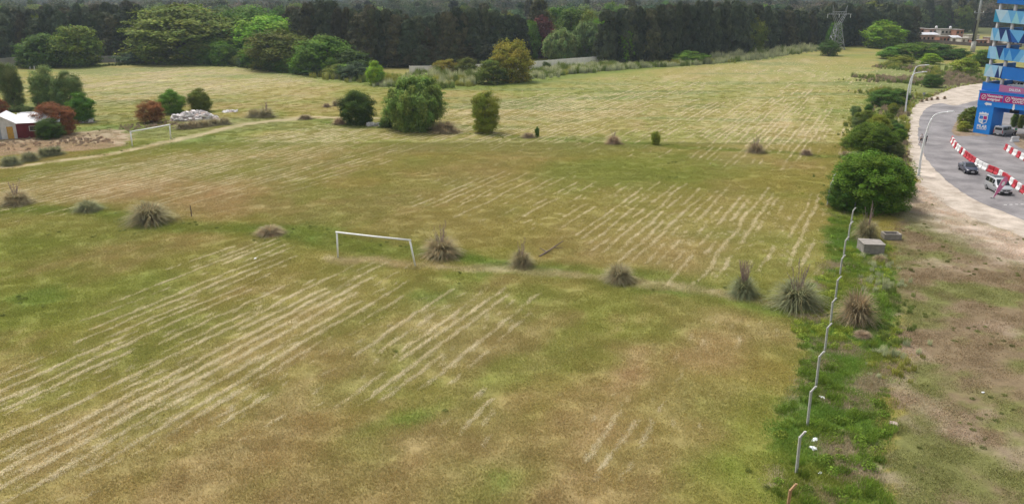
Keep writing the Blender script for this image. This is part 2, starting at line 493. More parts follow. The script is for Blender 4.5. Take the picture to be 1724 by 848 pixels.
def road_mat(name, color, var, stain, s1, bump):
    m, N, L = new_mat(name)
    b = N['Principled BSDF']; b.inputs['Roughness'].default_value = .9; b.inputs['Specular IOR Level'].default_value = .2
    ge = N.new('ShaderNodeNewGeometry')
    n1 = N.new('ShaderNodeTexNoise'); n1.inputs['Scale'].default_value = s1; n1.inputs['Detail'].default_value = 8; n1.inputs['Roughness'].default_value = .65
    n2 = N.new('ShaderNodeTexNoise'); n2.inputs['Scale'].default_value = 6; n2.inputs['Detail'].default_value = 6
    cr = N.new('ShaderNodeValToRGB')
    e = cr.color_ramp.elements
    e[0].position = .36; e[1].position = .64
    e[0].color = (*[c * (1 - var) for c in color], 1); e[1].color = (*[min(c * (1 + var), 1) for c in stain], 1)
    mr = N.new('ShaderNodeMapRange'); mr.inputs['From Min'].default_value = .3; mr.inputs['From Max'].default_value = .7; mr.inputs['To Min'].default_value = .85; mr.inputs['To Max'].default_value = 1.13
    mx = N.new('ShaderNodeMix'); mx.data_type = 'RGBA'; mx.blend_type = 'MULTIPLY'; mx.inputs['Factor'].default_value = 1
    for n in (n1, n2): L.new(ge.outputs['Position'], n.inputs['Vector'])
    L.new(n1.outputs['Fac'], cr.inputs['Fac']); L.new(n2.outputs['Fac'], mr.inputs['Value'])
    L.new(cr.outputs['Color'], mx.inputs[6]); L.new(mr.outputs[0], mx.inputs[7]); L.new(mx.outputs[2], b.inputs['Base Color'])
    bp = N.new('ShaderNodeBump'); bp.inputs['Strength'].default_value = bump; bp.inputs['Distance'].default_value = .03
    n3 = N.new('ShaderNodeTexNoise'); n3.inputs['Scale'].default_value = 25; n3.inputs['Detail'].default_value = 4
    L.new(ge.outputs['Position'], n3.inputs['Vector']); L.new(n3.outputs['Fac'], bp.inputs['Height']); L.new(bp.outputs[0], b.inputs['Normal'])
    return m

M_ASPH = road_mat('worn_asphalt', (.165, .153, .155), .12, (.245, .228, .225), .22, .3)
M_GRAV = road_mat('pale_gravel', (.34, .285, .225), .10, (.50, .43, .36), .35, .8)
M_SOIL = road_mat('planter_soil', (.17, .12, .075), .1, (.27, .20, .13), .8, .9)

grav_left = smooth_line(G([(1652, 140.5), (1612, 147), (1582, 158), (1552, 170), (1536, 184), (1531, 205), (1529, 235), (1530, 262), (1538, 292), (1556, 318), (1592, 345), (1640, 368), (1730, 402), (1840, 450)]))
grav_right = smooth_line(G([(1840, 400), (1730, 362), (1660, 330), (1600, 285), (1565, 245), (1558, 215), (1572, 190), (1608, 186), (1660, 176), (1700, 160)]))
tag(sheet('gravel_shoulder', grav_left + grav_right, .012, M_GRAV, .42, .9), kind='structure')
asph_left = smooth_line(G([(1668, 165), (1640, 170.5), (1608, 178), (1582, 174), (1562, 181), (1550, 196), (1546, 215), (1546, 235), (1551.5, 254), (1575, 287), (1612, 318), (1651, 341), (1697, 360), (1780, 394)]))
asph = asph_left + G([(2100, 420), (2100, 170)])
tag(sheet('road', asph, .026, M_ASPH, .16, .8), kind='structure')
soil = smooth_line(G([(1634, 184), (1618, 196), (1606, 212), (1603, 222), (1612, 229), (1640, 229), (1660, 230)])) + G([(1668, 226), (1648, 205), (1650, 184)])
tag(sheet('planting_bed', soil, .04, M_SOIL, .15, 1.0), kind='structure')
bed2 = smooth_line(G([(1712, 226), (1706, 234), (1712, 246), (1740, 256), (1800, 268)])) + G([(1800, 226)])
tag(sheet('planting_bed', bed2, .04, M_SOIL, .15, 1.0), kind='structure')

# ------------------------------------------------------------------ scattering of uncountable growth (grass, straw, weeds, reeds)
def scatter(name, pts, rz, scl, tint, protos, label, cat, pick=None):
    me = bpy.data.meshes.new(name)
    n = len(pts)
    me.vertices.add(n); me.vertices.foreach_set('co', np.ascontiguousarray(pts, np.float32).ravel())
    def attr(nm, typ, key, dat):
        a = me.attributes.new(nm, typ, 'POINT'); a.data.foreach_set(key, np.ascontiguousarray(dat).ravel())
    attr('rz', 'FLOAT', 'value', np.asarray(rz, np.float32))
    attr('sc', 'FLOAT_VECTOR', 'vector', np.asarray(scl, np.float32))
    t = np.ones((n, 4), np.float32); t[:, :3] = tint
    attr('tint', 'FLOAT_COLOR', 'color', t)
    if pick is None: pick = rng.integers(0, len(protos), n)
    attr('pick', 'INT', 'value', np.asarray(pick, np.int32))
    o = put(name, me)
    tree = bpy.data.node_groups.new(name, 'GeometryNodeTree')
    tree.interface.new_socket('Geometry', in_out='INPUT', socket_type='NodeSocketGeometry')
    tree.interface.new_socket('Geometry', in_out='OUTPUT', socket_type='NodeSocketGeometry')
    N, L = tree.nodes, tree.links
    gi, go = N.new('NodeGroupInput'), N.new('NodeGroupOutput')
    jn = N.new('GeometryNodeJoinGeometry')
    for p in protos[::-1]:
        oi = N.new('GeometryNodeObjectInfo'); oi.inputs['Object'].default_value = p; oi.inputs['As Instance'].default_value = True
        L.new(oi.outputs['Geometry'], jn.inputs[0])
    ip = N.new('GeometryNodeInstanceOnPoints'); ip.inputs['Pick Instance'].default_value = True
    def named(nm, typ):
        a = N.new('GeometryNodeInputNamedAttribute'); a.data_type = typ; a.inputs['Name'].default_value = nm
        return [s for s in a.outputs if s.enabled][0]
    cx = N.new('ShaderNodeCombineXYZ'); L.new(named('rz', 'FLOAT'), cx.inputs['Z'])
    L.new(gi.outputs[0], ip.inputs['Points']); L.new(jn.outputs[0], ip.inputs['Instance'])
    L.new(cx.outputs[0], ip.inputs['Rotation']); L.new(named('sc', 'FLOAT_VECTOR'), ip.inputs['Scale']); L.new(named('pick', 'INT'), ip.inputs['Instance Index'])
    L.new(ip.outputs[0], go.inputs[0])
    md = o.modifiers.new('growth', 'NODES'); md.node_group = tree
    return tag(o, label, cat, kind='stuff')

def proto(name, me, m):
    me.materials.append(m)
    return bpy.data.objects.new(name, me)         # kept out of the scene; only the scatter refers to it

def blades(n, rad, h0, h1, wid, lean, tilt_seg=2, cvar=.3, seed=0, tipdry=0.0, flat=False, aspect=1.0):
    """n blades in a disc; two-segment bent strips. returns V,F,colour"""
    r = np.random.default_rng(seed)
    ang = r.random(n) * 6.283; rr = np.sqrt(r.random(n)) * rad
    bx, by = rr * np.cos(ang) * aspect, rr * np.sin(ang)
    h = h0 + (h1 - h0) * r.random(n)
    da = r.random(n) * 6.283
    le = lean * (.3 + r.random(n)) * h
    lx, ly = np.cos(da) * le, np.sin(da) * le
    wd = wid * (.6 + .8 * r.random(n))
    wa = da + 1.57 + (r.random(n) - .5)
    ox, oy = np.cos(wa) * wd / 2, np.sin(wa) * wd / 2
    z0 = np.zeros(n)
    base1 = np.stack([bx - ox, by - oy, z0], 1); base2 = np.stack([bx + ox, by + oy, z0], 1)
    mz = h * (.62 if not flat else .8)
    m1 = np.stack([bx + lx * .35 - ox * .8, by + ly * .35 - oy * .8, mz], 1); m2 = np.stack([bx + lx * .35 + ox * .8, by + ly * .35 + oy * .8, mz], 1)
    tip = np.stack([bx + lx, by + ly, h * (1 if not flat else .5)], 1)
    V = np.stack([base1, base2, m1, m2, tip], 1).reshape(-1, 3)
    i = np.arange(n)[:, None] * 5
    Ft = np.concatenate([i + np.array([[0, 1, 3]]), i + np.array([[0, 3, 2]]), i + np.array([[2, 3, 4]])], 0)
    cv = 1 + (r.random((n, 1)) - .5) * 2 * cvar
    c = np.repeat(np.concatenate([cv * (1 + (r.random((n, 1)) - .5) * .2), cv, cv * (1 + (r.random((n, 1)) - .5) * .2)], 1)[:, None, :], 5, 1)
    if tipdry: c[:, 4] = c[:, 4] * np.array([1 + tipdry, 1 + tipdry * .7, 1 + tipdry * .5])
    return V, Ft, np.clip(c.reshape(-1, 3), .05, 3)

M_GRASS = leaf_mat('grass_blades', (1, 1, 1), .25, inst=True)
M_STRAW = leaf_mat('cut_straw', (1, 1, 1), .15, inst=True)

def visible(x, y, pad=1.06):
    """keep growth to the ground within and just beyond the view"""
    return (np.abs(x) < (y * .70 + 9) * pad) & (y > 29)

def sample_area(n, ylo, yhi, power=1.0):
    """random ground points in the wedge of land before the camera; power>0 favours near ground"""
    y = ylo + (yhi - ylo) * rng.random(n)
    keep = rng.random(n) < (y * .7 + 9) / (yhi * .7 + 9) * (ylo / y) ** (power - 1 if power > 1 else 0)
    y = y[keep]
    x = (rng.random(len(y)) * 2 - 1) * (y * .80 + 10)
    return x, y

def off_road(x, y):
    return ~(in_poly(x, y, grav_left + grav_right) | in_poly(x, y, asph))

grass_protos = [proto('grass_patch', np_mesh('grass_patch', *blades(200, .78, .04, .12, .020, .9, seed=s, cvar=.28, tipdry=.25)), M_GRASS) for s in (1, 2, 3)]
x, y = sample_area(84000, 29, 135)
k = off_road(x, y); x, y = x[k], y[k]
x2, y2 = sample_area(48000, 130, 270)
k = off_road(x2, y2) & (rng.random(len(x2)) < (1 - sstep(150, 265, y2))); x2, y2 = x2[k], y2[k]
x, y = np.concatenate([x, x2]), np.concatenate([y, y2])
# worn ground by the road carries little grass
bare = in_poly(x, y, RDIRT) & (rng.random(len(x)) < .55)
bare |= (d_line(x, y, TRACK) < 1.5) & (rng.random(len(x)) < .8)
x, y = x[~bare], y[~bare]
s = .7 + .6 * rng.random(len(x)); hz = (.80 + .35 * fbm(x / 4, y / 4, 70, 3)) * s
lf = in_poly(x, y, LUSH); hz = hz * np.where(lf, 1.7, 1)
al = albedo(x, y) * 1.75
scatter('field_grass', np.stack([x, y, relief(x, y) - .01], 1), rng.random(len(x)) * 6.28, np.stack([s, s, hz], 1), al, grass_protos,
        'short mown grass covering the whole field, olive to green', 'grass')

# windrows of cut straw
straw_protos = [proto('straw_clump', np_mesh('straw_clump', *blades(90, .17, .02, .075, .013, 3.2, seed=20 + s, cvar=.16, flat=True, aspect=2.4)), M_STRAW) for s in (1, 2, 3)]
rows = []
SPC = 1.14
for kr in range(-265, 165):
    b0 = kr * SPC + (vnoise(kr * .7, 3.3, 80) - .5) * .5
    a = np.arange(-20, 380, .16) + rng.random() * .2
    b = b0 + (vnoise(a / 7, np.full(len(a), kr * 5.1), 81) - .5) * .55 + (vnoise(a / 1.3, np.full(len(a), kr * 5.1), 82) - .5) * .16 + rng.normal(size=len(a)) * .065
    X = a * AX[0] + b * BX[0]; Y = a * AX[1] + b * BX[1]
    kp = visible(X, Y) & (Y < 330) & ((Y < 150) | (np.arange(len(a)) % 2 == 0))
    X, Y, a = X[kp], Y[kp], a[kp]
    seg = fbm(a / 6.5, np.full(len(a), kr * 3.7), 83, 3)
    rows.append(np.stack([X, Y, seg + .42 * (_tabs[80][kr & 255, 5] - .62) * (.5 + .5 * sstep(60, 100, Y)) + .25 * (fbm(X / 11, Y / 11, 86, 2) - .5)], 1))
rows = np.concatenate(rows)
st = ell(rows[:, 0], rows[:, 1], STRAW)
keep = (rows[:, 2] * .95 + st * .46 > .69) & (st > .20) & ((rows[:, 1] < 150) | (st * rows[:, 2] > .33 + .10 * sstep(150, 300, rows[:, 1]))) & off_road(rows[:, 0], rows[:, 1]) & ~in_poly(rows[:, 0], rows[:, 1], LUSH) & ~in_poly(rows[:, 0], rows[:, 1], RDIRT)
keep |= (rows[:, 2] * .95 + st * .46 > .60) & (rng.random(len(rows)) < .30) & (st > .2) & (rows[:, 1] < 170)
keep |= (rng.random(len(rows)) < .05) & (st > .25)
x, y, st = rows[keep, 0], rows[keep, 1], st[keep]
# loose straw between the rows
lx, ly = sample_area(34000, 29, 150)
ls = ell(lx, ly, STRAW)
kk = (ls * fbm(lx / 2, ly / 2, 84, 3) > .30) & off_road(lx, ly)
x = np.concatenate([x, lx[kk]]); y = np.concatenate([y, ly[kk]]); st = np.concatenate([st, ls[kk] * .5])
s = (.6 + .75 * rng.random(len(x))) * (.80 + .35 * st) * (1 + .5 * sstep(120, 260, y))
tint = np.array([.70, .60, .375]) * (.82 + .3 * rng.random((len(x), 1)))
tint = tint * (1 - .12 * (1 - np.clip(st, 0, 1))[:, None])
scatter('straw_windrows', np.stack([x, y, relief(x, y) + .0], 1), -R(25.5) + math.pi / 2 + (rng.random(len(x)) - .5) * .7, np.stack([s * 1.2, s * .82, s], 1), tint, straw_protos,
        'pale dry straw lying in parallel mown rows across the field', 'straw')

# weeds: leafy growth along the fence, in the hollows and round the scrub
def leafy(n, rad, h, ls, seed, dome=True):
    r = np.random.default_rng(seed)
    a = r.random(n) * 6.283; q = np.sqrt(r.random(n)) * rad
    z = h * (1 - .6 * (q / rad) ** 2) * (.25 + .75 * r.random(n))
    P = np.stack([q * np.cos(a), q * np.sin(a), z], 1)
    return cards(P, np.stack([np.cos(a) * .5, np.sin(a) * .5, np.full(n, .8)], 1), ls * (.6 + .8 * r.random(n)), r, 1.9)

def cards(P, Nn, size, r, aspect=1.6, hang=None, cvar=.3, colour=None):
    """one kite-shaped leaf spray per point, facing roughly along Nn"""
    n = len(P)
    Nn = Nn + (r.random((n, 3)) - .5) * 1.5
    Nn /= np.linalg.norm(Nn, axis=1)[:, None] + 1e-9
    T = r.normal(size=(n, 3))
    if hang is not None: T = T * (1 - hang) + np.array([0, 0, -1.0]) * hang * 2
    T -= Nn * (T * Nn).sum(1)[:, None]
    T /= np.linalg.norm(T, axis=1)[:, None] + 1e-9
    Bv = np.cross(Nn, T)
    size = np.asarray(size)[:, None] if np.ndim(size) else np.full((n, 1), size)
    l = T * size * .5 * aspect ** .5; wv = Bv * size * .5 / aspect ** .5
    bend = Nn * size * .18
    V = np.stack([P - l, P + wv + bend * .3, P + l - bend, P - wv + bend * .3], 1).reshape(-1, 3)
    i = np.arange(n)[:, None] * 4
    Fq = i + np.array([[0, 1, 2, 3]])
    cv = 1 + (r.random((n, 1)) - .5) * 2 * cvar
    c = np.concatenate([cv * (1 + (r.random((n, 1)) - .5) * .25), cv, cv * (1 + (r.random((n, 1)) - .5) * .2)], 1)
    if colour is not None: c = c * colour
    return V, Fq, np.repeat(c, 4, 0).clip(.05, 3)

tall_protos = [proto('tall_grass', np_mesh('tall_grass', *blades(150, .40, .16, .46, .022, .6, seed=70 + s, cvar=.3, tipdry=.3)), M_GRASS) for s in (1, 2)]
weed_protos = [proto('weed_clump', np_mesh('weed_clump', *leafy(150, .42, .36, .085, 30 + s)), M_GRASS) for s in (1, 2, 3)]
x, y = sample_area(90000, 29, 160)
n2 = fbm(x / 2.4, y / 2.4, 101, 4)
lf = in_poly(x + (n2 - .5) * 3, y + (n2 - .5) * 3, LUSH)
near_t = np.minimum(d_line(x, y, TROW), d_line(x, y, MROW))
gk = ell(x, y, GREEN)
fence_d = d_line(x, y, G([(1325, 860), (1360, 718), (1397, 545), (1420, 432), (1438, 350)]))
kp = (lf & (n2 > .44) & (rng.random(len(x)) < .9)) | ((near_t < 2.4) & (n2 > .56) & (rng.random(len(x)) < .35)) | ((gk > .55) & (n2 > .60) & (rng.random(len(x)) < .3))
kp |= in_poly(x, y, RDIRT) & (n2 > .57) & (rng.random(len(x)) < .25)
kp &= off_road(x, y)
x, y, n2, lf = x[kp], y[kp], n2[kp], lf[kp]
s = (.35 + .5 * rng.random(len(x))) * np.where(lf, 1.35, .62)
hue = fbm(x / 5, y / 5, 102, 3)[:, None]
tint = np.where(lf[:, None], np.array([.17, .26, .036]) * (1 - sstep(.45, .6, hue)) + np.array([.30, .36, .055]) * sstep(.45, .6, hue), np.array([.15, .18, .045]))
tint = tint * (.7 + .6 * rng.random((len(x), 1)))
scatter('fence_weeds', np.stack([x, y, relief(x, y) - .01], 1), rng.random(len(x)) * 6.28, np.stack([s, s, s * (.6 + .7 * rng.random(len(x)))], 1), tint, weed_protos + tall_protos, pick=np.where(rng.random(len(x)) < np.where(lf, .72, .5), 3 + rng.integers(0, 2, len(x)), rng.integers(0, 3, len(x))), label=
        'leafy green weeds thick along the fence line and scattered in the grass', cat='weeds')

# ------------------------------------------------------------------ trees
M_BARK = mat('bark', (.13, .105, .08), .95, .35, 6, bump=.6)
M_PALEBARK = mat('pale_bark', (.52, .49, .44), .9, .25, 6)
LEAF = {
    'green': leaf_mat('leaves_green', (.125, .235, .024)),
    'bright': leaf_mat('leaves_bright_green', (.215, .365, .026)),
    'olive': leaf_mat('leaves_olive', (.155, .205, .030)),
    'deep': leaf_mat('leaves_deep_green', (.085, .158, .024)),
    'needle': leaf_mat('needles_dark', (.078, .094, .048), .16, .42, hue=.03),
    'browned': leaf_mat('needles_brownish', (.095, .090, .044), .15, .3, hue=.02),
    'willow': leaf_mat('leaves_willow', (.235, .325, .07)),
    'grey': leaf_mat('leaves_grey_green', (.175, .24, .075)),
    'yellow': leaf_mat('leaves_ochre', (.25, .235, .030)),
    'rust': leaf_mat('leaves_rust', (.26, .105, .042)),
    'maroon': leaf_mat('leaves_maroon', (.14, .055, .048)),
    'lime': leaf_mat('leaves_yellow_green', (.25, .30, .036)),
    'pine': leaf_mat('leaves_blue_green', (.072, .115, .052), .15),
}

def crown_mesh(kind, seed, n=2600, fine=1.0):
    """leaf sprays gathered in clumps through a crown of unit height; width about 1 (0.5 for tall kinds)"""
    r = np.random.default_rng(seed)
    P, Nn, S, H, Cc = [], [], [], [], []
    if kind in ('dome', 'round', 'shrub', 'spread', 'upright', 'willow'):
        zc = {'dome': .50, 'round': .48, 'shrub': .36, 'spread': .52, 'upright': .50, 'willow': .54}[kind]
        rx = {'upright': .42, 'willow': .49}.get(kind, .47)
        foot = {'dome': .74, 'round': .70, 'shrub': .86, 'spread': .80, 'upright': .52, 'willow': .60}[kind]
        K = {'spread': 330, 'dome': 170, 'round': 100, 'shrub': 90, 'upright': 100, 'willow': 190}[kind]
        th0 = r.random(11) * 6.283; la = (r.random(11) - .5) * .75; lh = r.random(11)
        for i in range(K):
            h = .03 + .97 * r.random() ** .85
            prof = rx * (foot + (1 - foot) * (h / zc) ** .7) if h < zc else rx * math.sqrt(max(0, 1 - ((h - zc) / (1.0 - zc)) ** 2))
            a = r.random() * 6.283
            bump = 1 + sum(v * max(0, math.cos(a - t)) ** 6 * math.exp(-((h - u) / .22) ** 2) for v, t, u in zip(la, th0, lh))
            q = prof * max(bump, .55) * (.35 + .75 * r.random() ** .45) * .90
            d = np.array([math.cos(a), math.sin(a), (h - .35) * 1.2])
            c = np.array([math.cos(a) * q, math.sin(a) * q, h * (.80 + .20 * r.random())])
            rc = (.075 + .08 * r.random()) * (.72 if kind == 'spread' else .9 if kind == 'dome' else 1)
            m = int(n / K * (.6 + .8 * r.random()))
            e = r.normal(size=(m, 3)); e /= np.linalg.norm(e, axis=1)[:, None]
            e[:, 2] = np.where((e[:, 2] < -.3) & (r.random(m) < .6), -e[:, 2] * .5, e[:, 2])
            p = c + e * rc * (.35 + .75 * r.random((m, 1))) * (np.array([1.15, 1.15, .98]) if kind != 'willow' else np.array([.62, .62, 1.15])) - (np.array([0, 0, .05]) if kind == 'willow' else 0)
            p[:, 2] = np.maximum(p[:, 2], .012)
            P.append(p); Nn.append(e * .7 + d * .5 + np.array([0, 0, .6])); S.append((.034 + .03 * r.random(m)))
            H.append(np.full(m, .1 if kind != 'willow' else .62)); Cc.append(np.full((m, 3), .74 + .52 * r.random()) * np.array([.88 + .3 * r.random(), 1, 1]))
        asp = 1.5 if kind != 'willow' else 3.4
        # loose leaves between the clumps
        m = int(n * .16)
        h = .03 + .95 * r.random(m); a = r.random(m) * 6.283
        prof = np.where(h < zc, rx * (foot + (1 - foot) * (h / zc) ** .7), rx * np.sqrt(np.clip(1 - ((h - zc) / (1 - zc)) ** 2, 0, 1)))
        bp_ = 1 + sum(v * np.maximum(0, np.cos(a - t)) ** 6 * np.exp(-((h - u) / .22) ** 2) for v, t, u in zip(la, th0, lh))
        q = prof * np.maximum(bp_, .5) * (.2 + .62 * r.random(m) ** .5)
        P.append(np.stack([np.cos(a) * q, np.sin(a) * q, h * .86], 1)); Nn.append(np.stack([np.cos(a), np.sin(a), np.full(m, .6)], 1)); S.append(.034 + .03 * r.random(m))
        H.append(np.full(m, .1 if kind != 'willow' else .62)); Cc.append(np.full((m, 3), 1.0) * (.75 + .4 * r.random((m, 1))))
        # twigs sticking out past the outline
        for i in range(70):
            d = r.normal(size=3); d /= np.linalg.norm(d); d[2] = abs(d[2]) * .9 - .15
            m = max(8, int(n / 260)); tt_ = .72 + .42 * r.random() * r.random((m, 1))
            q_ = np.array([0, 0, zc]) + d * np.array([rx, rx, 1 - zc]) * tt_ + r.normal(size=(m, 3)) * .014; q_[:, 2] = np.maximum(q_[:, 2], .02); P.append(q_); Nn.append(np.tile(d + np.array([0, 0, .5]), (m, 1))); S.append(.028 + .026 * r.random(m)); H.append(np.full(m, .1 if kind != 'willow' else .6)); Cc.append(np.full((m, 3), .9 + .4 * r.random()))
    elif kind == 'needle':
        asp = 3.2
        tip = r.random() * .08
        K = 150
        for i in range(K):
            h = .04 + .94 * r.random() ** .9
            prof = .21 * max(0.0, 1 - (h - .04) / .95) ** .55 + .03
            if h < .2: prof *= .75
            a = r.random() * 6.283; q = prof * (.55 + .75 * r.random())
            c = np.array([math.cos(a) * q, math.sin(a) * q, h])
            m = int(n / K * (.5 + r.random()))
            e = r.normal(size=(m, 3)); e /= np.linalg.norm(e, axis=1)[:, None]
            p = c + e * np.array([.055, .055, .05]) * (.4 + .9 * r.random((m, 1)))
            P.append(p); Nn.append(e * .6 + np.array([math.cos(a), math.sin(a), .5])); S.append(.038 + .036 * r.random(m)); H.append(np.full(m, .35)); Cc.append(np.full((m, 3), .7 + .6 * r.random()))
    P = np.concatenate(P); Nn = np.concatenate(Nn); S = np.concatenate(S); H = np.concatenate(H); Cc = np.concatenate(Cc)
    S = S * {'spread': .52, 'dome': .68, 'round': .78, 'upright': .72, 'shrub': .75, 'needle': .74, 'willow': .8}[kind] * fine
    V, Fq, c = cards(P, Nn, S, r, asp, hang=H[:, None], cvar=.22, colour=Cc)
    return np_mesh('crown', V, Fq, c)

def trunk_mesh(kind, seed):
    r = random.Random(seed)
    mb = MB()
    if kind == 'needle':
        mb.tube([(0, 0, -.01), (.004, 0, .3), (-.004, .004, .65), (0, 0, .95)], [.017, .013, .008, .002], 7)
        for i in range(14):
            h = .15 + .7 * r.random(); a = r.random() * 6.28; l = .16 * (1 - h) + .05
            mb.tube([(0, 0, h), (math.cos(a) * l, math.sin(a) * l, h + .04)], [.005, .0015], 5)
    elif kind in ('shrub',):
        for i in range(7):
            a = i / 7 * 6.28 + r.random(); l = .18 + .16 * r.random(); h = .45 + .25 * r.random()
            mb.tube([(math.cos(a) * .03, math.sin(a) * .03, -.01), (math.cos(a) * l * .5, math.sin(a) * l * .5, h * .5), (math.cos(a) * l, math.sin(a) * l, h)], [.018, .012, .004], 6)
    else:
        fork = .24 if kind != 'upright' else .14
        mb.tube([(0, 0, -.01), (.01, .005, fork * .5), (0, 0, fork)], [.040, .031, .028], 9)
        for i in range(7):
            a = i / 7 * 6.28 + r.random() * .7; l = .20 + .17 * r.random(); h = .55 + .28 * r.random()
            p1 = (math.cos(a) * l * .45, math.sin(a) * l * .45, fork + (h - fork) * .55); p2 = (math.cos(a) * l, math.sin(a) * l, h)
            mb.tube([(0, 0, fork - .02), p1, p2], [.020, .012, .004], 6)
            for j in range(2):
                b = a + (j - .5) * 1.3
                mb.tube([p1, (p1[0] + math.cos(b) * .13, p1[1] + math.sin(b) * .13, p1[2] + .14)], [.008, .002], 5)
    return mb.mesh('trunk', smooth=True)

_crowns, _trunks = {}, {}
NVAR = {'needle': 5, 'dome': 4, 'round': 4, 'shrub': 5, 'spread': 3, 'upright': 3, 'willow': 2}
def plant(name, label, cat, x, y, h, wdt, kind, leaf, var=None, group=None, bark=None, rz=None, fine=False):
    """one tree or bush standing at x, y: an Empty with its trunk and its crown"""
    if var is None: var = random.randrange(NVAR[kind])
    key = (kind, var, fine)
    if key not in _crowns:
        _crowns[key] = crown_mesh(kind, 100 + var * 13 + len(kind), int(1) * (3.4 if fine else 1) * {'needle': 6500, 'spread': 22000, 'willow': 13000, 'shrub': 6500, 'dome': 10500}.get(kind, 8500), .58 if fine else 1.0)
        _crowns[key].name = 'crown'
    if (kind, var) not in _trunks: _trunks[(kind, var)] = trunk_mesh(kind, var)
    wn = wdt / (.46 if kind == 'needle' else 1.0)
    t = thing(name, label, cat, (x, y, zg(x, y) - .02), random.random() * 6.28 if rz is None else rz, group, (wn, wn, h))
    for nm, me, m in (('crown', _crowns[key], LEAF[leaf]), ('trunk', _trunks[(kind, var)], bark or M_BARK)):
        o = bpy.data.objects.new(nm, me); link(o); o.parent = t
        if not me.materials: me.materials.append(m)
        o.material_slots[0].link = 'OBJECT'; o.material_slots[0].material = m
    return t

def tree_px(name, label, cat, px, pyb, pyt, wpx, kind, leaf, **kw):
    x, y = g(px, pyb)
    h = z_at(pyt, y); wd = wpx * depth(px, pyb) / FPX
    # the photographed foot of a crown is its near rim: stand the stem half a crown further back
    return plant(name, label, cat, x, y, h, wd, kind, leaf, **kw)

# plants standing in the field
tree_px('willow_tree', 'weeping willow with drooping pale green strands in mid field', 'tree', 702, 217, 126, 104, 'willow', 'willow', var=0, fine=True)
tree_px('broadleaf_tree', 'dark green bushy tree beside the weeping willow', 'tree', 602, 209, 151, 64, 'round', 'deep', var=0, fine=True)
tree_px('young_tree', 'upright light green young tree standing alone near the willow', 'tree', 817, 223, 155, 58, 'upright', 'lime', var=0, fine=True)
tree_px('bush', 'small dark bush at the foot of the weeping willow', 'bush', 650, 215, 197, 26, 'shrub', 'deep', fine=True)
tree_px('bush', 'compact bright green bush behind the rubble heap', 'bush', 289, 191, 152, 42, 'round', 'green', var=1, fine=True)
tree_px('bush', 'loose olive bush growing behind the rubble heap', 'bush', 338, 188, 150, 48, 'upright', 'olive', var=1, fine=True)
tree_px('bush', 'round rust-red bush beside the rubble heap', 'bush', 256, 206, 169, 48, 'shrub', 'rust', var=0, fine=True)
tree_px('rust_tree', 'rust-coloured small tree leaning over the red shed', 'tree', 95, 226, 173, 72, 'dome', 'rust', var=0, fine=True)
tree_px('bush', 'dark bush against the red shed wall', 'bush', 84, 233, 199, 46, 'shrub', 'deep', fine=True)
tree_px('rust_tree', 'rust-coloured tree beside the white shed end', 'tree', -6, 205, 158, 40, 'round', 'rust', var=2, fine=True)
tree_px('broadleaf_tree', 'grey-green tree behind the shed, standing apart from the twin trees', 'tree', 24, 183, 105, 50, 'upright', 'grey', var=0, fine=True)
tree_px('broadleaf_tree', 'taller of the twin grey-green trees behind the shed', 'tree', 82, 186, 115, 60, 'upright', 'grey', var=1, fine=True)
tree_px('broadleaf_tree', 'lower of the twin grey-green trees behind the shed', 'tree', 117, 188, 122, 58, 'upright', 'grey', var=2, fine=True)
tree_px('young_tree', 'light green young tree beside the rust tree by the shed', 'tree', 139, 205, 158, 46, 'round', 'green', var=3, fine=True)
tree_px('bush', 'tiny bright green bush alone in the far field', 'bush', 1103, 244, 222, 20, 'upright', 'lime', fine=True)
tree_px('bush', 'tiny upright green shrub beside a low dry tussock', 'bush', 904, 231, 214, 10, 'upright', 'green', fine=True)
for i in range(9):
    tree_px('undergrowth_bush', 'low grey-green undergrowth behind the shed', 'bush', 8 + i * 9 + random.random() * 6, 188 + random.random() * 3, 176 + random.random() * 5, 18, 'shrub', 'grey', group='undergrowth behind the shed')

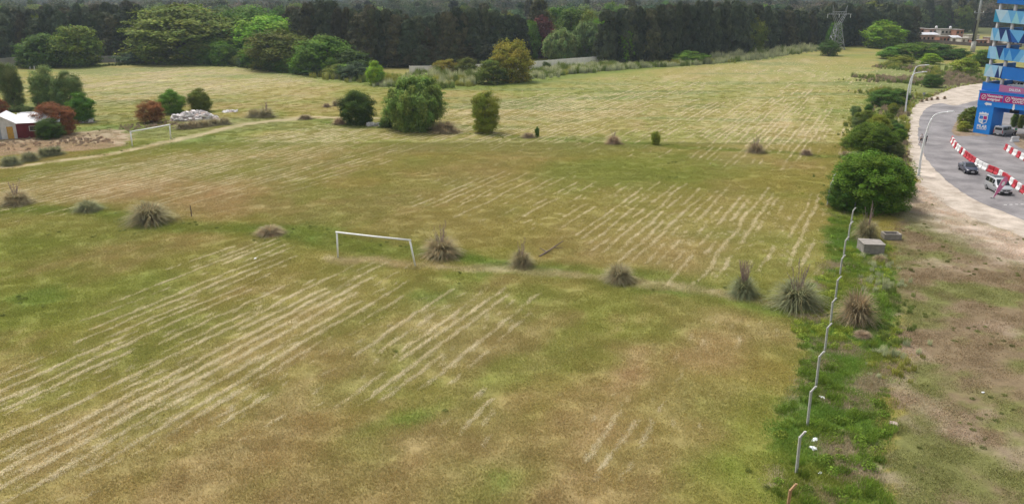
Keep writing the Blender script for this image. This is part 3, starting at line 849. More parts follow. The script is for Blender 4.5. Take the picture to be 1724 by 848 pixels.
# front edge of the wood, left side
edge = [
    ('broadleaf_tree', 'deep green broad tree at the wood edge next to an olive tree', 76, 113, 57, 70, 'dome', 'deep', 1),
    ('broadleaf_tree', 'dull olive twiggy tree at the wood edge', 132, 112, 42, 78, 'upright', 'olive', 1),
    ('bush', 'dark low bush in the gap between olive tree and wide spreading tree', 224, 107, 89, 40, 'shrub', 'pine', 1),
    ('spreading_tree', 'very wide spreading tree with yellow-green top at the wood edge', 308, 103, 8, 172, 'spread', 'olive', 0),
    ('bush', 'light green bush at the foot of the wide spreading tree', 368, 107, 64, 46, 'round', 'green', 0),
    ('broadleaf_tree', 'brightest green broad tree at the wood edge', 458, 104, 26, 112, 'dome', 'bright', 2),
    ('broadleaf_tree', 'mid green tree just behind the brightest green tree', 432, 92, 11, 110, 'spread', 'green', 1),
    ('broadleaf_tree', 'brownish olive tree in front of the brightest green tree', 476, 117, 51, 96, 'dome', 'olive', 3),
    ('broadleaf_tree', 'green spreading tree beside the brownish olive tree', 545, 124, 61, 92, 'dome', 'green', 0),
    ('broadleaf_tree', 'dark green low tree at the end of the wood edge', 592, 127, 84, 66, 'round', 'deep', 3),
    ('young_tree', 'fresh green young tree at the end of the silver reeds', 632, 143, 103, 36, 'upright', 'bright', 2),
    ('ochre_tree', 'ochre-yellow domed tree in front of the white wall', 862, 137, 67, 70, 'dome', 'yellow', 3),
    ('bush', 'rounded olive bush next to the ochre tree', 826, 141, 101, 56, 'shrub', 'olive', 2),
    ('bush', 'dark olive bush left of the rounded olive bush before the wall', 785, 128, 98, 42, 'shrub', 'olive', 4),
    ('bush', 'ochre-green bush hiding the middle of the white wall', 752, 126, 100, 46, 'shrub', 'yellow', 0),
    ('bush', 'small dark bush touching the long white wall', 919, 122, 104, 17, 'shrub', 'deep', 3),
    ('maroon_tree', 'maroon-leaved tree behind the white wall', 912, 98, 28, 44, 'round', 'maroon', 1),
    ('broadleaf_tree', 'tall green tree behind the maroon tree', 936, 90, 13, 80, 'dome', 'green', 1),
    ('weeping_tree', 'weeping grey-green tree behind the wall next to the maroon tree', 944, 106, 49, 58, 'willow', 'grey', 1),
    ('weeping_tree', 'weeping light tree with a pale forked trunk behind the wall', 987, 102, 35, 68, 'willow', 'grey', 0),
    ('broadleaf_tree', 'green tree between the weeping tree and the dark windbreak', 1012, 100, 30, 55, 'dome', 'green', 2),
    ('broadleaf_tree', 'fresh green narrow tree against the dark windbreak by the wall end', 1056, 106, 51, 40, 'upright', 'bright', 0),
    ('bush', 'wide green bush at the foot of the dark windbreak', 1156, 107, 86, 50, 'shrub', 'green', 1),
    ('broadleaf_tree', 'yellow-green tree wedged into the dark windbreak', 1266, 92, 32, 48, 'dome', 'olive', 0),
    ('bush', 'dark round bush at the foot of the lattice pylon', 1395, 94, 67, 35, 'shrub', 'deep', 0),
    ('broadleaf_tree', 'green narrow tree standing behind the lattice pylon', 1403, 82, 37, 32, 'upright', 'green', 1),
    ('broadleaf_tree', 'bright green round tree in front of the windbreak end', 1484, 81, 37, 68, 'round', 'bright', 0),
]
for nm, lb, px, b, t, wpx, kd, lf_, v in edge:
    tree_px(nm, lb, 'bush' if nm == 'bush' else 'tree', px, b, t, wpx * (1.22 if px < 610 else 1.05), kd, lf_, var=v, bark=M_PALEBARK if 'pale forked' in lb else None)

for i in range(22):
    px = 335 + i * 13 + random.random() * 8
    b = float(np.interp(px, [330, 420, 520, 620], [107, 113, 125, 136])) - 1.5 + random.random() * 2
    tree_px('edge_bush', 'low leafy bush filling the foot of the wood edge', 'bush', px, b, b - 18 - 22 * random.random(), 34 + 22 * random.random(), random.choice(['shrub', 'round']), random.choice(['green', 'deep', 'olive', 'green', 'pine']), group='bushes at the foot of the wood edge')
for i in range(9):
    px = 40 + i * 14 + random.random() * 8
    tree_px('edge_bush', 'low dark bush at the foot of the olive and deep green trees', 'bush', px, 113 - i * .3, 92 + 8 * random.random(), 34, 'shrub', random.choice(['pine', 'deep', 'olive']), group='bushes below the olive tree')
# dark needle trees: windbreak row and the wood behind the edge trees
def needle_row(pts, tops, step, wpx, label, group, jit=3, leaf='needle', lean=.2):
    X = [p[0] for p in pts]
    px = X[0]
    while px < X[-1]:
        b = float(np.interp(px, X, [p[1] for p in pts])) + (random.random() - .5) * 1.6
        t = float(np.interp(px, [q[0] for q in tops], [q[1] for q in tops])) + (random.random() - .5) * 2 * jit
        lb_, gr_ = (label, group) if isinstance(label, str) else [(l_, group + ' ' + str(i_ + 1)) for i_, (lim_, l_) in enumerate(label) if px < lim_][0]
        tree_px('needle_tree', lb_, 'tree', px, b, t, wpx * (.7 + .75 * random.random()), 'needle', 'browned' if random.random() < lean else leaf, group=gr_)
        px += step * (.7 + .6 * random.random())
WB = [(1130, 'tall dark needle tree in the windbreak near the white wall end'), (1260, 'tall dark needle tree in the windbreak behind the wide green bush'), (1400, 'tall dark windbreak tree between the yellow-green tree and the pylon'), (9999, 'tall dark needle tree in the windbreak beyond the pylon')]
needle_row([(1018, 107), (1120, 104), (1215, 98), (1300, 85), (1400, 78), (1538, 74)], [(1018, 22), (1060, 20), (1100, 14), (1180, 8), (1230, 9), (1262, 14), (1330, 18), (1380, 19), (1440, 14), (1500, 11), (1538, 18)], 11.5, 27, WB, 'dark windbreak row', 7)
needle_row([(1030, 101), (1215, 93), (1300, 81), (1530, 71)], [(1030, 20), (1100, 14), (1180, 8), (1262, 14), (1380, 18), (1500, 11), (1530, 14)], 13, 28, WB, 'dark windbreak row', 4)
DW = [(250, 'dark needle tree in the wood behind the olive twiggy tree'), (640, 'dark needle tree in the wood behind the green spreading tree'), (9999, 'dark needle tree in the wood behind the ochre tree and white wall')]
needle_row([(-20, 103), (120, 103), (240, 101)], [(-20, 26), (60, 30), (130, 24), (190, 28), (240, 22)], 12, 34, DW, 'dark wood behind the edge trees', 6)
needle_row([(-20, 92), (240, 92)], [(-20, 14), (60, 18), (130, 12), (240, 10)], 17, 36, DW, 'dark wood behind the edge trees', 6)
needle_row([(500, 106), (600, 112), (700, 113), (880, 104)], [(500, 22), (550, 6), (590, 22), (635, 14), (665, 32), (685, 26), (720, 40), (740, 24), (775, 18), (815, 24), (860, 26), (880, 30)], 12, 32, DW, 'dark wood behind the edge trees', 8)
needle_row([(500, 97), (600, 103), (880, 96)], [(500, 10), (550, 4), (600, 24), (640, 16), (720, 36), (775, 20), (850, 28), (900, 30)], 19, 34, DW, 'dark wood behind the edge trees', 8)
needle_row([(690, 113), (860, 110)], [(690, 82), (760, 78), (860, 76)], 12, 30, 'low dark needle tree forming a hedge along the white wall', 'dark hedge behind the white wall', 3)
for px, t, lf_, wd in ((616, 30, 'green', 30), (622, 46, 'bright', 26), (705, 44, 'green', 44), (770, 19, 'olive', 46), (402, 40, 'deep', 60), (40, 52, 'pine', 46), (165, 60, 'pine', 50), (205, 55, 'pine', 60), (525, 35, 'bright', 16), (858, 24, 'olive', 40), (90, 34, 'green', 22), (112, 30, 'olive', 20), (48, 32, 'olive', 26), (155, 28, 'green', 24), (20, 40, 'pine', 50), (70, 26, 'olive', 34), (185, 40, 'pine', 44), (230, 34, 'deep', 40), (130, 22, 'pine', 40), (5, 22, 'olive', 40), (218, 20, 'grey', 34), (655, 40, 'pine', 34), (690, 50, 'olive', 30), (742, 38, 'pine', 34), (800, 42, 'olive', 36), (838, 40, 'pine', 34), (892, 36, 'green', 40), (560, 40, 'pine', 36), (590, 46, 'olive', 34)):
    tree_px('broadleaf_tree', 'leafy green tree showing between the dark needle trees', 'tree', px, 100 - .3 * abs(t - 30) * .2, t, wd, 'dome', lf_, group='leafy trees among the dark wood')

# shrubs towards the road and round the ditch
right = [
    ('dense ditch bush beside the fence end, the largest by the road', 1462, 350, 256, 132, 'dome', 'green', 0),
    ('low dark part-bush at the foot of the largest ditch bush', 1422, 352, 300, 62, 'shrub', 'deep', 1),
    ('dark bush pressed against the road side of the largest ditch bush', 1500, 330, 270, 70, 'shrub', 'green', 2),
    ('ditch bush directly behind the largest ditch bush', 1468, 262, 206, 76, 'dome', 'green', 1),
    ('yellowish low ditch bush on the field side', 1432, 250, 224, 36, 'shrub', 'olive', 3),
    ('pale olive ditch bush with bare twigs', 1456, 213, 186, 44, 'upright', 'olive', 2),
    ('yellow-green ditch bush in the middle of the row', 1478, 228, 192, 44, 'shrub', 'lime', 4),
    ('dark wide ditch bush at the bend of the road', 1488, 178, 150, 56, 'shrub', 'deep', 0),
    ('dark small ditch bush nearer the curved lamps', 1514, 168, 150, 34, 'shrub', 'deep', 2),
    ('upright grey-green shrub among the ditch bushes', 1440, 196, 178, 22, 'upright', 'grey', 0),
    ('round dark bush alone in the dry scrub', 1568, 147, 125, 33, 'shrub', 'deep', 1),
    ('wide dark bush at the near end of the flat scrub thicket', 1500, 99, 79, 46, 'shrub', 'green', 2),
    ('flat-topped green bush in the scrub thicket', 1536, 99, 72, 66, 'shrub', 'green', 3),
    ('flat-topped darker bush in the scrub thicket', 1578, 99, 73, 66, 'shrub', 'deep', 4),
    ('dark bush at the far end of the scrub thicket', 1612, 101, 82, 48, 'shrub', 'deep', 0),
    ('yellow-green bush before the scrub thicket', 1520, 107, 93, 38, 'shrub', 'lime', 1),
    ('fresh green bush before the scrub thicket', 1566, 108, 90, 36, 'shrub', 'bright', 2),
    ('olive-yellow rounded bush between thicket and tower block', 1622, 125, 98, 52, 'shrub', 'lime', 3),
    ('dark bush in front of the tall power pole', 1652, 112, 84, 38, 'shrub', 'deep', 2),
    ('low yellow-flowered bush behind the rounded olive bush', 1640, 110, 92, 34, 'shrub', 'yellow', 4),
]
for lb, px, b, t, wpx, kd, lf_, v in right:
    tree_px('bush', lb, 'bush', px, b, t, wpx * 1.06, kd, lf_, var=v, fine=b > 140)

for i in range(26):
    f = i / 26
    L_ = [(1408, 352), (1420, 318), (1432, 280), (1440, 245), (1446, 215), (1470, 180)] if i % 2 else [(1512, 318), (1512, 285), (1508, 250), (1500, 215), (1505, 190), (1520, 172)]
    px = float(np.interp(f * 5, range(6), [p[0] for p in L_])) + random.random() * 16 - 8; b = float(np.interp(f * 5, range(6), [p[1] for p in L_]))
    wp = (18 + 22 * random.random()) * b / 260
    tree_px('ditch_shrub', 'low shrub filling the overgrown strip between the larger ditch bushes', 'bush', px, b, b - wp * (.55 + .4 * random.random()), wp, random.choice(['shrub', 'upright', 'shrub']), random.choice(['olive', 'green', 'lime', 'deep', 'grey']), group='low shrubs in the overgrown ditch', fine=True)
# wood beyond: single trees that can be told apart
kinds = [('dome', 'olive'), ('dome', 'green'), ('round', 'deep'), ('needle', 'needle'), ('round', 'grey'), ('dome', 'pine'), ('upright', 'pine'), ('needle', 'browned')]
LB = {'dome': 'broad hazy tree in the woods beyond the field', 'round': 'round hazy tree in the woods beyond the field', 'needle': 'narrow dark hazy tree in the woods beyond the field', 'upright': 'upright hazy tree in the woods beyond the field'}
for i in range(150):
    px = random.random() * 1640 - 10
    y = 330 + 330 * random.random() ** 1.3
    if px > 1000: y = max(y, 470)
    if px > 1500: y = max(y, 560)
    x = (px - 862) / FPX * y * 1.03
    kd, lf_ = random.choice(kinds)
    h = (12 + 8 * random.random()) if kd != 'needle' else (16 + 6 * random.random())
    plant('distant_tree', LB[kd], 'tree', x, y, h, h * (.75 + .4 * random.random()) * (.45 if kd == 'needle' else 1), kd, lf_, group='hazy ' + kd + ' trees beyond the field')

# the far wood, one mass out to the skyline
def far_proto(kind, var, leaf):
    me = crown_mesh(kind, 300 + var, 1500)
    return proto('far_crown', me, M_FARLEAF)
M_FARLEAF = leaf_mat('far_leaves', (1, 1, 1), .2, inst=True)
fp = [far_proto('dome', 1, 0), far_proto('round', 2, 0), far_proto('needle', 3, 0), far_proto('dome', 4, 0)]
n = 24000
y = 520 * (EXT / 520 * .85) ** rng.random(n)
x = (rng.random(n) * 2 - 1) * y * 1.25
clear = (fbm(x / 210, y / 160, 120, 3) > .60) & (y < 1500)
town = (np.abs(x / y - .545) < .075) & (y < 640)
x, y = x[~clear & ~town], y[~clear & ~town]
hh = (9 + 11 * rng.random(len(x)) ** 1.5) * (.8 + .5 * fbm(x / 160, y / 160, 121, 2))
hh = np.minimum(hh, 21.5)
ww = hh * (.8 + .6 * rng.random(len(x))) * (1 + y / 4000)
pk = rng.choice(4, len(x), p=[.36, .26, .14, .24])
pal = np.array([[.10, .13, .04], [.06, .095, .04], [.045, .055, .032], [.13, .15, .06], [.15, .13, .085], [.075, .085, .05]])
tn = pal[rng.integers(0, len(pal), len(x))] * (.5 + .55 * rng.random((len(x), 1)))
scatter('far_woodland', np.stack([x, y, np.zeros(len(x))], 1), rng.random(len(x)) * 6.28, np.stack([ww, ww, hh], 1), tn, fp,
        'continuous hazy woodland running to the skyline', 'woodland', pick=pk)

# ------------------------------------------------------------------ reeds and tall scrub (uncountable)
def reeds(n, rad, h, seed):
    V, Fq, c = blades(n, rad, h * .55, h, .05, .28, seed=seed, cvar=.25, tipdry=.5)
    return V, Fq, c
reed_protos = [proto('reed_clump', np_mesh('reed_clump', *reeds(70, .55, 1.0, 60 + s)), M_GRASS) for s in (1, 2, 3)]
def strip_points(line, n, half, lo=0.0, hi=1.0):
    L = [Vector(p) for p in line]
    lens = [(b - a).length for a, b in zip(L[:-1], L[1:])]
    T = sum(lens); out = []
    for t in rng.random(n) * T:
        i = 0
        while i < len(lens) - 1 and t > lens[i]: t -= lens[i]; i += 1
        p = L[i].lerp(L[i + 1], t / lens[i])
        d = (L[i + 1] - L[i]).normalized()
        o = rng.normal() * half * .55
        out.append((p.x - d.y * o, p.y + d.x * o))
    return np.array(out)
def reed_strip(line, n, half, h0, h1, tints):
    P = strip_points(G(line), n, half)
    hh = (h0 + (h1 - h0) * rng.random(len(P))) * (.15 + 1.5 * fbm(P[:, 0] / 4, P[:, 1] / 4, 130, 3)) * (.6 + .6 * rng.random(len(P)))
    t = np.array(tints)[np.minimum((fbm(P[:, 0] / 6, P[:, 1] / 6, 131, 3) * 1.6 - .3).clip(0, .999) * len(tints), len(tints) - 1).astype(int)]
    return P, hh, t * (.75 + .5 * rng.random((len(P), 1)))
SIL, RGR, YGR, DRY = [.44, .47, .28], [.18, .24, .06], [.34, .35, .08], [.36, .29, .21]
parts = [
    reed_strip([(560, 128), (600, 134), (660, 138), (720, 142), (800, 142)], 900, 5, 1.6, 3.0, [SIL, RGR, YGR, SIL, RGR]),
    reed_strip([(690, 130), (760, 133), (810, 134)], 500, 5, 1.5, 3.2, [SIL, RGR, SIL]),
    reed_strip([(870, 134), (930, 126), (1000, 120), (1080, 113), (1160, 109), (1220, 104)], 1500, 3.4, 1.2, 2.4, [SIL, RGR, SIL, YGR]),
    reed_strip([(880, 128), (960, 119), (1040, 112)], 700, 4, 1.5, 2.8, [RGR, SIL, RGR]),
    reed_strip([(1215, 104), (1270, 97), (1310, 92), (1345, 86), (1385, 83)], 1100, 5, 1.6, 3.6, [SIL, SIL, RGR]),
    reed_strip([(640, 142), (700, 150), (760, 146)], 300, 3, 1.0, 2.0, [RGR, SIL]),
    reed_strip([(1490, 112), (1550, 118), (1610, 128), (1650, 130)], 800, 7, .8, 1.8, [YGR, RGR, DRY, YGR]),
    reed_strip([(1485, 130), (1520, 140), (1600, 140), (1640, 132)], 1100, 8, .7, 1.5, [DRY, DRY, RGR, DRY]),
    reed_strip([(1470, 160), (1500, 152), (1520, 165), (1505, 190), (1500, 240), (1510, 290)], 900, 4, .5, 1.3, [RGR, YGR, DRY, RGR]),
    reed_strip([(1440, 200), (1445, 250), (1425, 300), (1410, 350)], 350, 2.5, .4, .9, [RGR, YGR]),
    reed_strip([(1480, 430), (1490, 480), (1500, 560), (1500, 640)], 160, 1.6, .3, .8, [RGR, SIL, YGR]),
    reed_strip([(1545, 167), (1560, 165), (1580, 160), (1620, 147), (1650, 140)], 350, 1.6, .3, .9, [DRY, YGR, RGR]),
    reed_strip([(0, 244), (60, 240), (120, 240), (180, 234)], 260, 5.0, .2, .6, [DRY, [.34, .25, .18], DRY]),
    reed_strip([(200, 216), (250, 213), (300, 209)], 160, 4, .2, .5, [DRY, [.34, .27, .19]]),
    reed_strip([(120, 114), (200, 110), (300, 108), (420, 114), (540, 127)], 500, 2.0, .4, 1.1, [RGR, [.10, .13, .04]]),
]
P = np.concatenate([p[0] for p in parts]); hh = np.concatenate([p[1] for p in parts]); tt = np.concatenate([p[2] for p in parts])
k = off_road(P[:, 0], P[:, 1]); P, hh, tt = P[k], hh[k], tt[k]
ws = (.8 + .5 * rng.random(len(P))) * np.clip(hh * .55, .35, 1.1)
scatter('reed_growth', np.stack([P[:, 0], P[:, 1], np.zeros(len(P))], 1), rng.random(len(P)) * 6.28, np.stack([ws, ws, hh], 1), tt, reed_protos,
        'pale silvery reeds and tall dry grass along the wood and the ditch', 'reeds')

# ------------------------------------------------------------------ tussocks of pampas grass
def tussock_leaves(n, seed, up, dryfrac, upright=False):
    r = np.random.default_rng(seed)
    a = r.random(n) * 6.283; q = (.30 if not upright else .2) * np.sqrt(r.random(n))
    b = np.stack([np.cos(a) * q, np.sin(a) * q, np.zeros(n)], 1)
    az = a + (r.random(n) - .5) * 2.6
    L = (.45 + .6 * r.random(n)) * up
    el = (.45 + .85 * r.random(n)) if not upright else (.85 + .6 * r.random(n))
    d = np.stack([np.cos(az), np.sin(az)], 1)
    pts = []
    for t in (0, .4, .75, 1.0):
        rad = L * np.cos(el) * t * (1 + .55 * t); z = L * (np.sin(el) * t - (.52 if not upright else .25) * t ** 2.0)
        pts.append(np.stack([b[:, 0] + d[:, 0] * rad, b[:, 1] + d[:, 1] * rad, np.maximum(z, .01)], 1))
    wv = np.stack([-d[:, 1], d[:, 0], np.zeros(n)], 1)
    V = []
    wid = .006 + .006 * r.random(n)
    for p, wf in zip(pts, (1, 1, .75, .12)):
        V += [p - wv * wid[:, None] * wf, p + wv * wid[:, None] * wf]
    V = np.stack(V, 1).reshape(-1, 3)
    i = np.arange(n)[:, None] * 8
    Fq = np.concatenate([i + np.array([[2 * j, 2 * j + 1, 2 * j + 3, 2 * j + 2]]) for j in range(3)], 0)
    dry = r.random(n) < dryfrac
    c = np.where(dry[:, None], np.array([1.25, 1.03, .92]), np.array([1, 1.0, 1.0])) * (.6 + .7 * r.random((n, 1)))
    return np_mesh('leaves', V, Fq, np.repeat(c, 8, 0))
def plume_mesh(n, seed):
    r = np.random.default_rng(seed)
    mb = MB()
    Vs, Fs, o = [], [], 0
    P = []
    for i in range(n):
        a = r.random() * 6.283; l = .08 + .34 * r.random(); h = .55 + .25 * r.random()
        q = .12 * r.random()
        for t in np.linspace(.2, 1, 26):
            P.append((math.cos(a) * (q + l * t * t) + (r.random() - .5) * .04, math.sin(a) * (q + l * t * t) + (r.random() - .5) * .04, h * t))
    P = np.array(P)
    V, Fq, c = cards(P, np.tile(np.array([0, -.3, .4]), (len(P), 1)), .045, r, 3.6, hang=np.full((len(P), 1), .8))
    return np_mesh('plumes', V, Fq, c)
M_TUS = leaf_mat('tussock_leaves', (.36, .325, .19), .25, .15)
M_TUSG = leaf_mat('tussock_green', (.27, .29, .155), .25, .12)
M_TUSB = leaf_mat('tussock_brown', (.38, .31, .20), .25, .12)
M_DEAD = leaf_mat('dead_leaves', (.45, .34, .24), .1, .15)
M_PLUME = leaf_mat('plumes', (.36, .27, .24), .2, .1)
TL = [tussock_leaves(1700, s, 1.0, d) for s, d in ((1, .15), (2, .25), (3, .4))]
TU = [tussock_leaves(260, 8 + s, .62, .45, True) for s in range(2)]
PL = [plume_mesh(44, 5), plume_mesh(12, 6)]
TD = [np_mesh('dead_leaves', *blades(120, .34, .05, .22, .03, 2.4, seed=41, cvar=.4, flat=True)), np_mesh('dead_leaves', *blades(70, .30, .05, .2, .03, 2.4, seed=42, cvar=.4, flat=True))]
def tussock(label, px, py, wpx, hpx, m=M_TUS, var=0, plume=None, dead=True, group=None, upright=True):
    x, y = g(px, py)
    wd = wpx * depth(px, py) / FPX; h = max(z_at(py - hpx, y), .25)
    t = thing('grass_tussock', label, 'tussock', (x, y, zg(x, y)), random.random() * 6.28, group, (wd * .50, wd * .50, h * 1.6))
    put_shared('leaf_clump', TL[var], t, m)
    if upright: put_shared('upright_leaves', TU[var % 2], t, m)
    if plume is not None: put_shared('plumes', PL[plume], t, M_PLUME)
    if dead: put_shared('dead_skirt', TD[var % 2], t, M_DEAD)
    return t
def put_shared(name, me, parent, m):
    o = bpy.data.objects.new(name, me); link(o); o.parent = parent
    if not me.materials: me.materials.append(m)
    o.material_slots[0].link = 'OBJECT'; o.material_slots[0].material = m
    return o
tussock('purplish grass tussock in the hollow, farthest from the goal', 28, 343, 56, 32, M_TUS, 2, 1)
tussock('small dark tussock between the purplish and the wide grey one', 148, 354, 46, 24, M_TUSG, 1)
tussock('wide grey-green tussock with pale dead leaves beside the wooden stake', 253, 374, 76, 48, M_TUS, 1, None)
tussock('low flat tussock near the back of the white goal', 455, 395, 48, 20, M_TUS, 2)
tussock('brown-bottomed tussock just behind the near goal post', 743, 431, 68, 44, M_TUS, 2, 1)
tussock('compact tussock beside the fallen branch', 878, 448, 42, 36, M_TUS, 1, 1)
tussock('squat tussock between the fallen branch and the plumed tussock', 1042, 473, 54, 40, M_TUS, 0, None)
tussock('tall narrow tussock with purple-brown plumes', 1251, 497, 52, 46, M_TUSG, 1, 0)
tussock('largest grey-green tussock beside the fence line', 1341, 514, 88, 58, M_TUSG, 0, 1)
tussock('tall brown tussock on the road side of the fence', 1440, 541, 68, 76, M_TUSB, 2, None)
tussock('pale spiky tussock between the fence end and the concrete culvert', 1458, 402, 46, 48, M_TUS, 1, 1)
tussock('dry pinkish tussock in the far field beside the tiny bright bush', 1033, 242, 30, 20, M_TUSB, 2, 1)
tussock('brown tussock standing alone in the straw rows', 1272, 257, 36, 24, M_TUSB, 1, 1)
tussock('low faded tussock near the ditch bushes', 1357, 261, 22, 14, M_TUSB, 0)
tussock('low dry tussock with a green shoot beside it', 890, 232, 26, 12, M_TUSB, 1)
tussock('wide brown tussock at the foot of the willow', 749, 222, 54, 26, M_TUSB, 2, None)
tussock('brown dead-looking heap of grass at the ditch edge', 1424, 265, 24, 16, M_TUSB, 0)
tussock('tussock beside the end of the dirt track', 428, 197, 30, 20, M_TUS, 1)
tussock('taller tussock next to the track-end tussock', 448, 197, 34, 22, M_TUS, 0, 1)
tussock('small dark tussock past the track end', 514, 200, 26, 11, M_TUSB, 1)
tussock('grey tussock left of the dark bushy tree', 572, 209, 26, 16, M_TUSB, 2)
tussock('faint tussock in the field behind the dark bushy tree', 550, 180, 16, 10, M_TUSB, 1)
tussock('greyish tussock behind the dark bushy tree', 566, 178, 18, 14, M_TUS, 0)
for i, (px, py, w_) in enumerate(((308, 217, 26), (325, 215, 30), (343, 213, 30), (360, 211, 26), (378, 209, 26))):
    tussock('grey tussock in the hedge-like row below the rubble heap', px, py, w_, 17, M_TUS, i % 3, None, i % 2 == 0, 'tussock row below the rubble heap')
for i, (px, py, w_) in enumerate(((18, 277, 36), (50, 270, 34), (76, 263, 30), (94, 261, 30))):
    tussock('green-grey tussock in the row in front of the red shed', px, py, w_, 22, M_TUSG, i % 3, None, False, 'tussock row before the shed')
for i, (px, py, w_) in enumerate(((1560, 170, 8), (1568, 169, 7), (1578, 168, 7), (1590, 167, 7), (1552, 172, 8))):
    tussock('small reddish tuft at the gravel edge by the curved lamps', px, py, w_, 8, M_TUSB, i % 3, None, False, 'tufts at the gravel edge')
tussock('dry tuft beside the concrete culvert', 1481, 440, 26, 16, M_TUSB, 1)
tussock('pale spiky tuft among the ditch bushes', 1508, 262, 22, 26, M_TUSB, 2)
tussock('brown tuft low beside the tall brown tussock', 1452, 566, 30, 14, M_TUSB, 0)

def wpt(px, py, Y):
    """world point seen at a pixel of the photograph, at distance Y"""
    z = z_at(py, Y)
    return ((px - PW / 2) / FPX * (Y * CP + (CAMZ - z) * SP), Y, z)

# ------------------------------------------------------------------ common paints
M_WHITE = mat('white_paint', (.84, .84, .82), .55, .08, 3)
M_OFFWHITE = mat('weathered_white', (.62, .61, .58), .8, .18, 1.2, bump=.2)
M_CONC = mat('concrete', (.27, .245, .215), .92, .22, 2.5, bump=.4)
M_CONCP = mat('concrete_post', (.44, .43, .40), .9, .2, 5, bump=.3)
M_RUSTP = mat('rusty_post', (.36, .22, .12), .9, .3, 6)
M_STEEL = mat('galvanised_steel', (.34, .35, .35), .5, .12, 2, .5)
M_GLASS = mat('dark_glass', (.018, .022, .026), .08, 0, spec=.6)
M_BLACK = mat('black_rubber', (.018, .018, .018), .8, .1, 8)
M_PLAST = mat('black_plastic', (.028, .028, .03), .55, .1, 8)
M_LAMP = mat('clear_lamp', (.75, .76, .78), .15, 0, spec=.7)
M_REDL = mat('red_lamp', (.35, .01, .01), .2, 0)
M_CHROME = mat('alloy', (.45, .46, .47), .3, .05, 9, .8)
M_PLATE = mat('plate_white', (.72, .73, .74), .5, 0)
M_WOOD = mat('grey_wood', (.17, .13, .10), .95, .35, 9, bump=.5)

# ------------------------------------------------------------------ goals
def goal(label, pL, pR, topL, topR, r=.085):
    (xl, yl), (xr, yr) = g(*pL), g(*pR)
    zl = z_at(topL[1], yl); zr = z_at(topR[1], yr)
    zt = (zl + zr) / 2
    t = thing('football_goal', label, 'goal', (xl, yl, 0))
    dx, dy = xr - xl, yr - yl
    jl = wpt(*topL, yl); jr = wpt(*topR, yr)
    a = (jl[0] - xl, 0, zt); b = (jr[0] - xl, dy, zt)
    MB().tube([(0, 0, -.2), (a[0], a[1], zt - .02)], r, 10).build('post', M_WHITE, t, True)
    MB().tube([(dx, dy, -.2), (b[0], b[1], zt - .02)], r, 10).build('post', M_WHITE, t, True)
    v = Vector((b[0] - a[0], b[1] - a[1], 0)).normalized() * .12
    MB().tube([(a[0] - v.x, a[1] - v.y, zt), ((a[0] + b[0]) / 2, (a[1] + b[1]) / 2, zt - .03), (b[0] + v.x, b[1] + v.y, zt)], r, 10).build('crossbar', M_WHITE, t, True)
    return t
goal('white football goal without a net, beside the row of tussocks', (569, 434), (700, 448.5), (567, 389.5), (690, 405.5))
goal('white football goal without a net, beside the dirt track', (223, 246.5), (287.5, 233.5), (219.5, 221), (285.5, 211), .11)

# ------------------------------------------------------------------ fence posts with bent tops
def fence_post(px, py, bx, by, tx, ty, label='bent-topped concrete fence post in the line along the weeds', m=None, group='concrete fence posts'):
    x, y = g(px, py)
    b = wpt(bx, by, y)
    h = max(b[2], 1.75)
    t = thing('fence_post', label, 'fence post', (x, y, 0), 0, group)
    lx = b[0] - x
    o = MB()
    o.add(*sq_tube([(0, 0, -.3), (lx * .5, .0, h * .5), (lx, .0, h)], .062)).build('shaft', m or M_CONCP, t, bevel=.008)
    MB().add(*sq_tube([(lx, 0, h - .03), (lx + .26, .05, h + .30)], .052)).build('bent_arm', m or M_CONCP, t, bevel=.006)
def sq_tube(pts, r):
    vs, fs = [], []
    for p in pts:
        vs += [(p[0] - r, p[1] - r, p[2]), (p[0] + r, p[1] - r, p[2]), (p[0] + r, p[1] + r, p[2]), (p[0] - r, p[1] + r, p[2])]
    for i in range(len(pts) - 1):
        o = i * 4
        fs += [(o + k, o + (k + 1) % 4, o + 4 + (k + 1) % 4, o + 4 + k) for k in range(4)]
    n = len(pts) * 4
    return vs, fs + [(3, 2, 1, 0), (n - 4, n - 3, n - 2, n - 1)]
fence_post(1321, 884, 1331, 824, 1337, 813, 'rust-stained bent-topped fence post at the end of the line', M_RUSTP, None)
for p in ((1340.5, 797, 1347, 735), (1359, 717.5, 1365.6, 658.5), (1373.5, 652, 1380, 599), (1388.5, 592, 1393.5, 551), (1398, 546, 1402, 508), (1406, 507, 1410.5, 471), (1413.5, 466, 1417.5, 437), (1420, 433, 1423.5, 408), (1427.5, 405, 1431, 382), (1432, 380, 1436.5, 355), (1437.5, 357, 1441, 338)):
    fence_post(*p, 0, 0)
for p in ((1401, 318, 1403, 301), (1396.5, 331, 1398.5, 313), (1393, 345, 1395, 326)):
    x, y = g(p[0], p[1])
    fence_post(*p, 0, 0, 'white-topped old fence post poking out of the largest ditch bush', M_OFFWHITE, 'posts in the ditch bush')

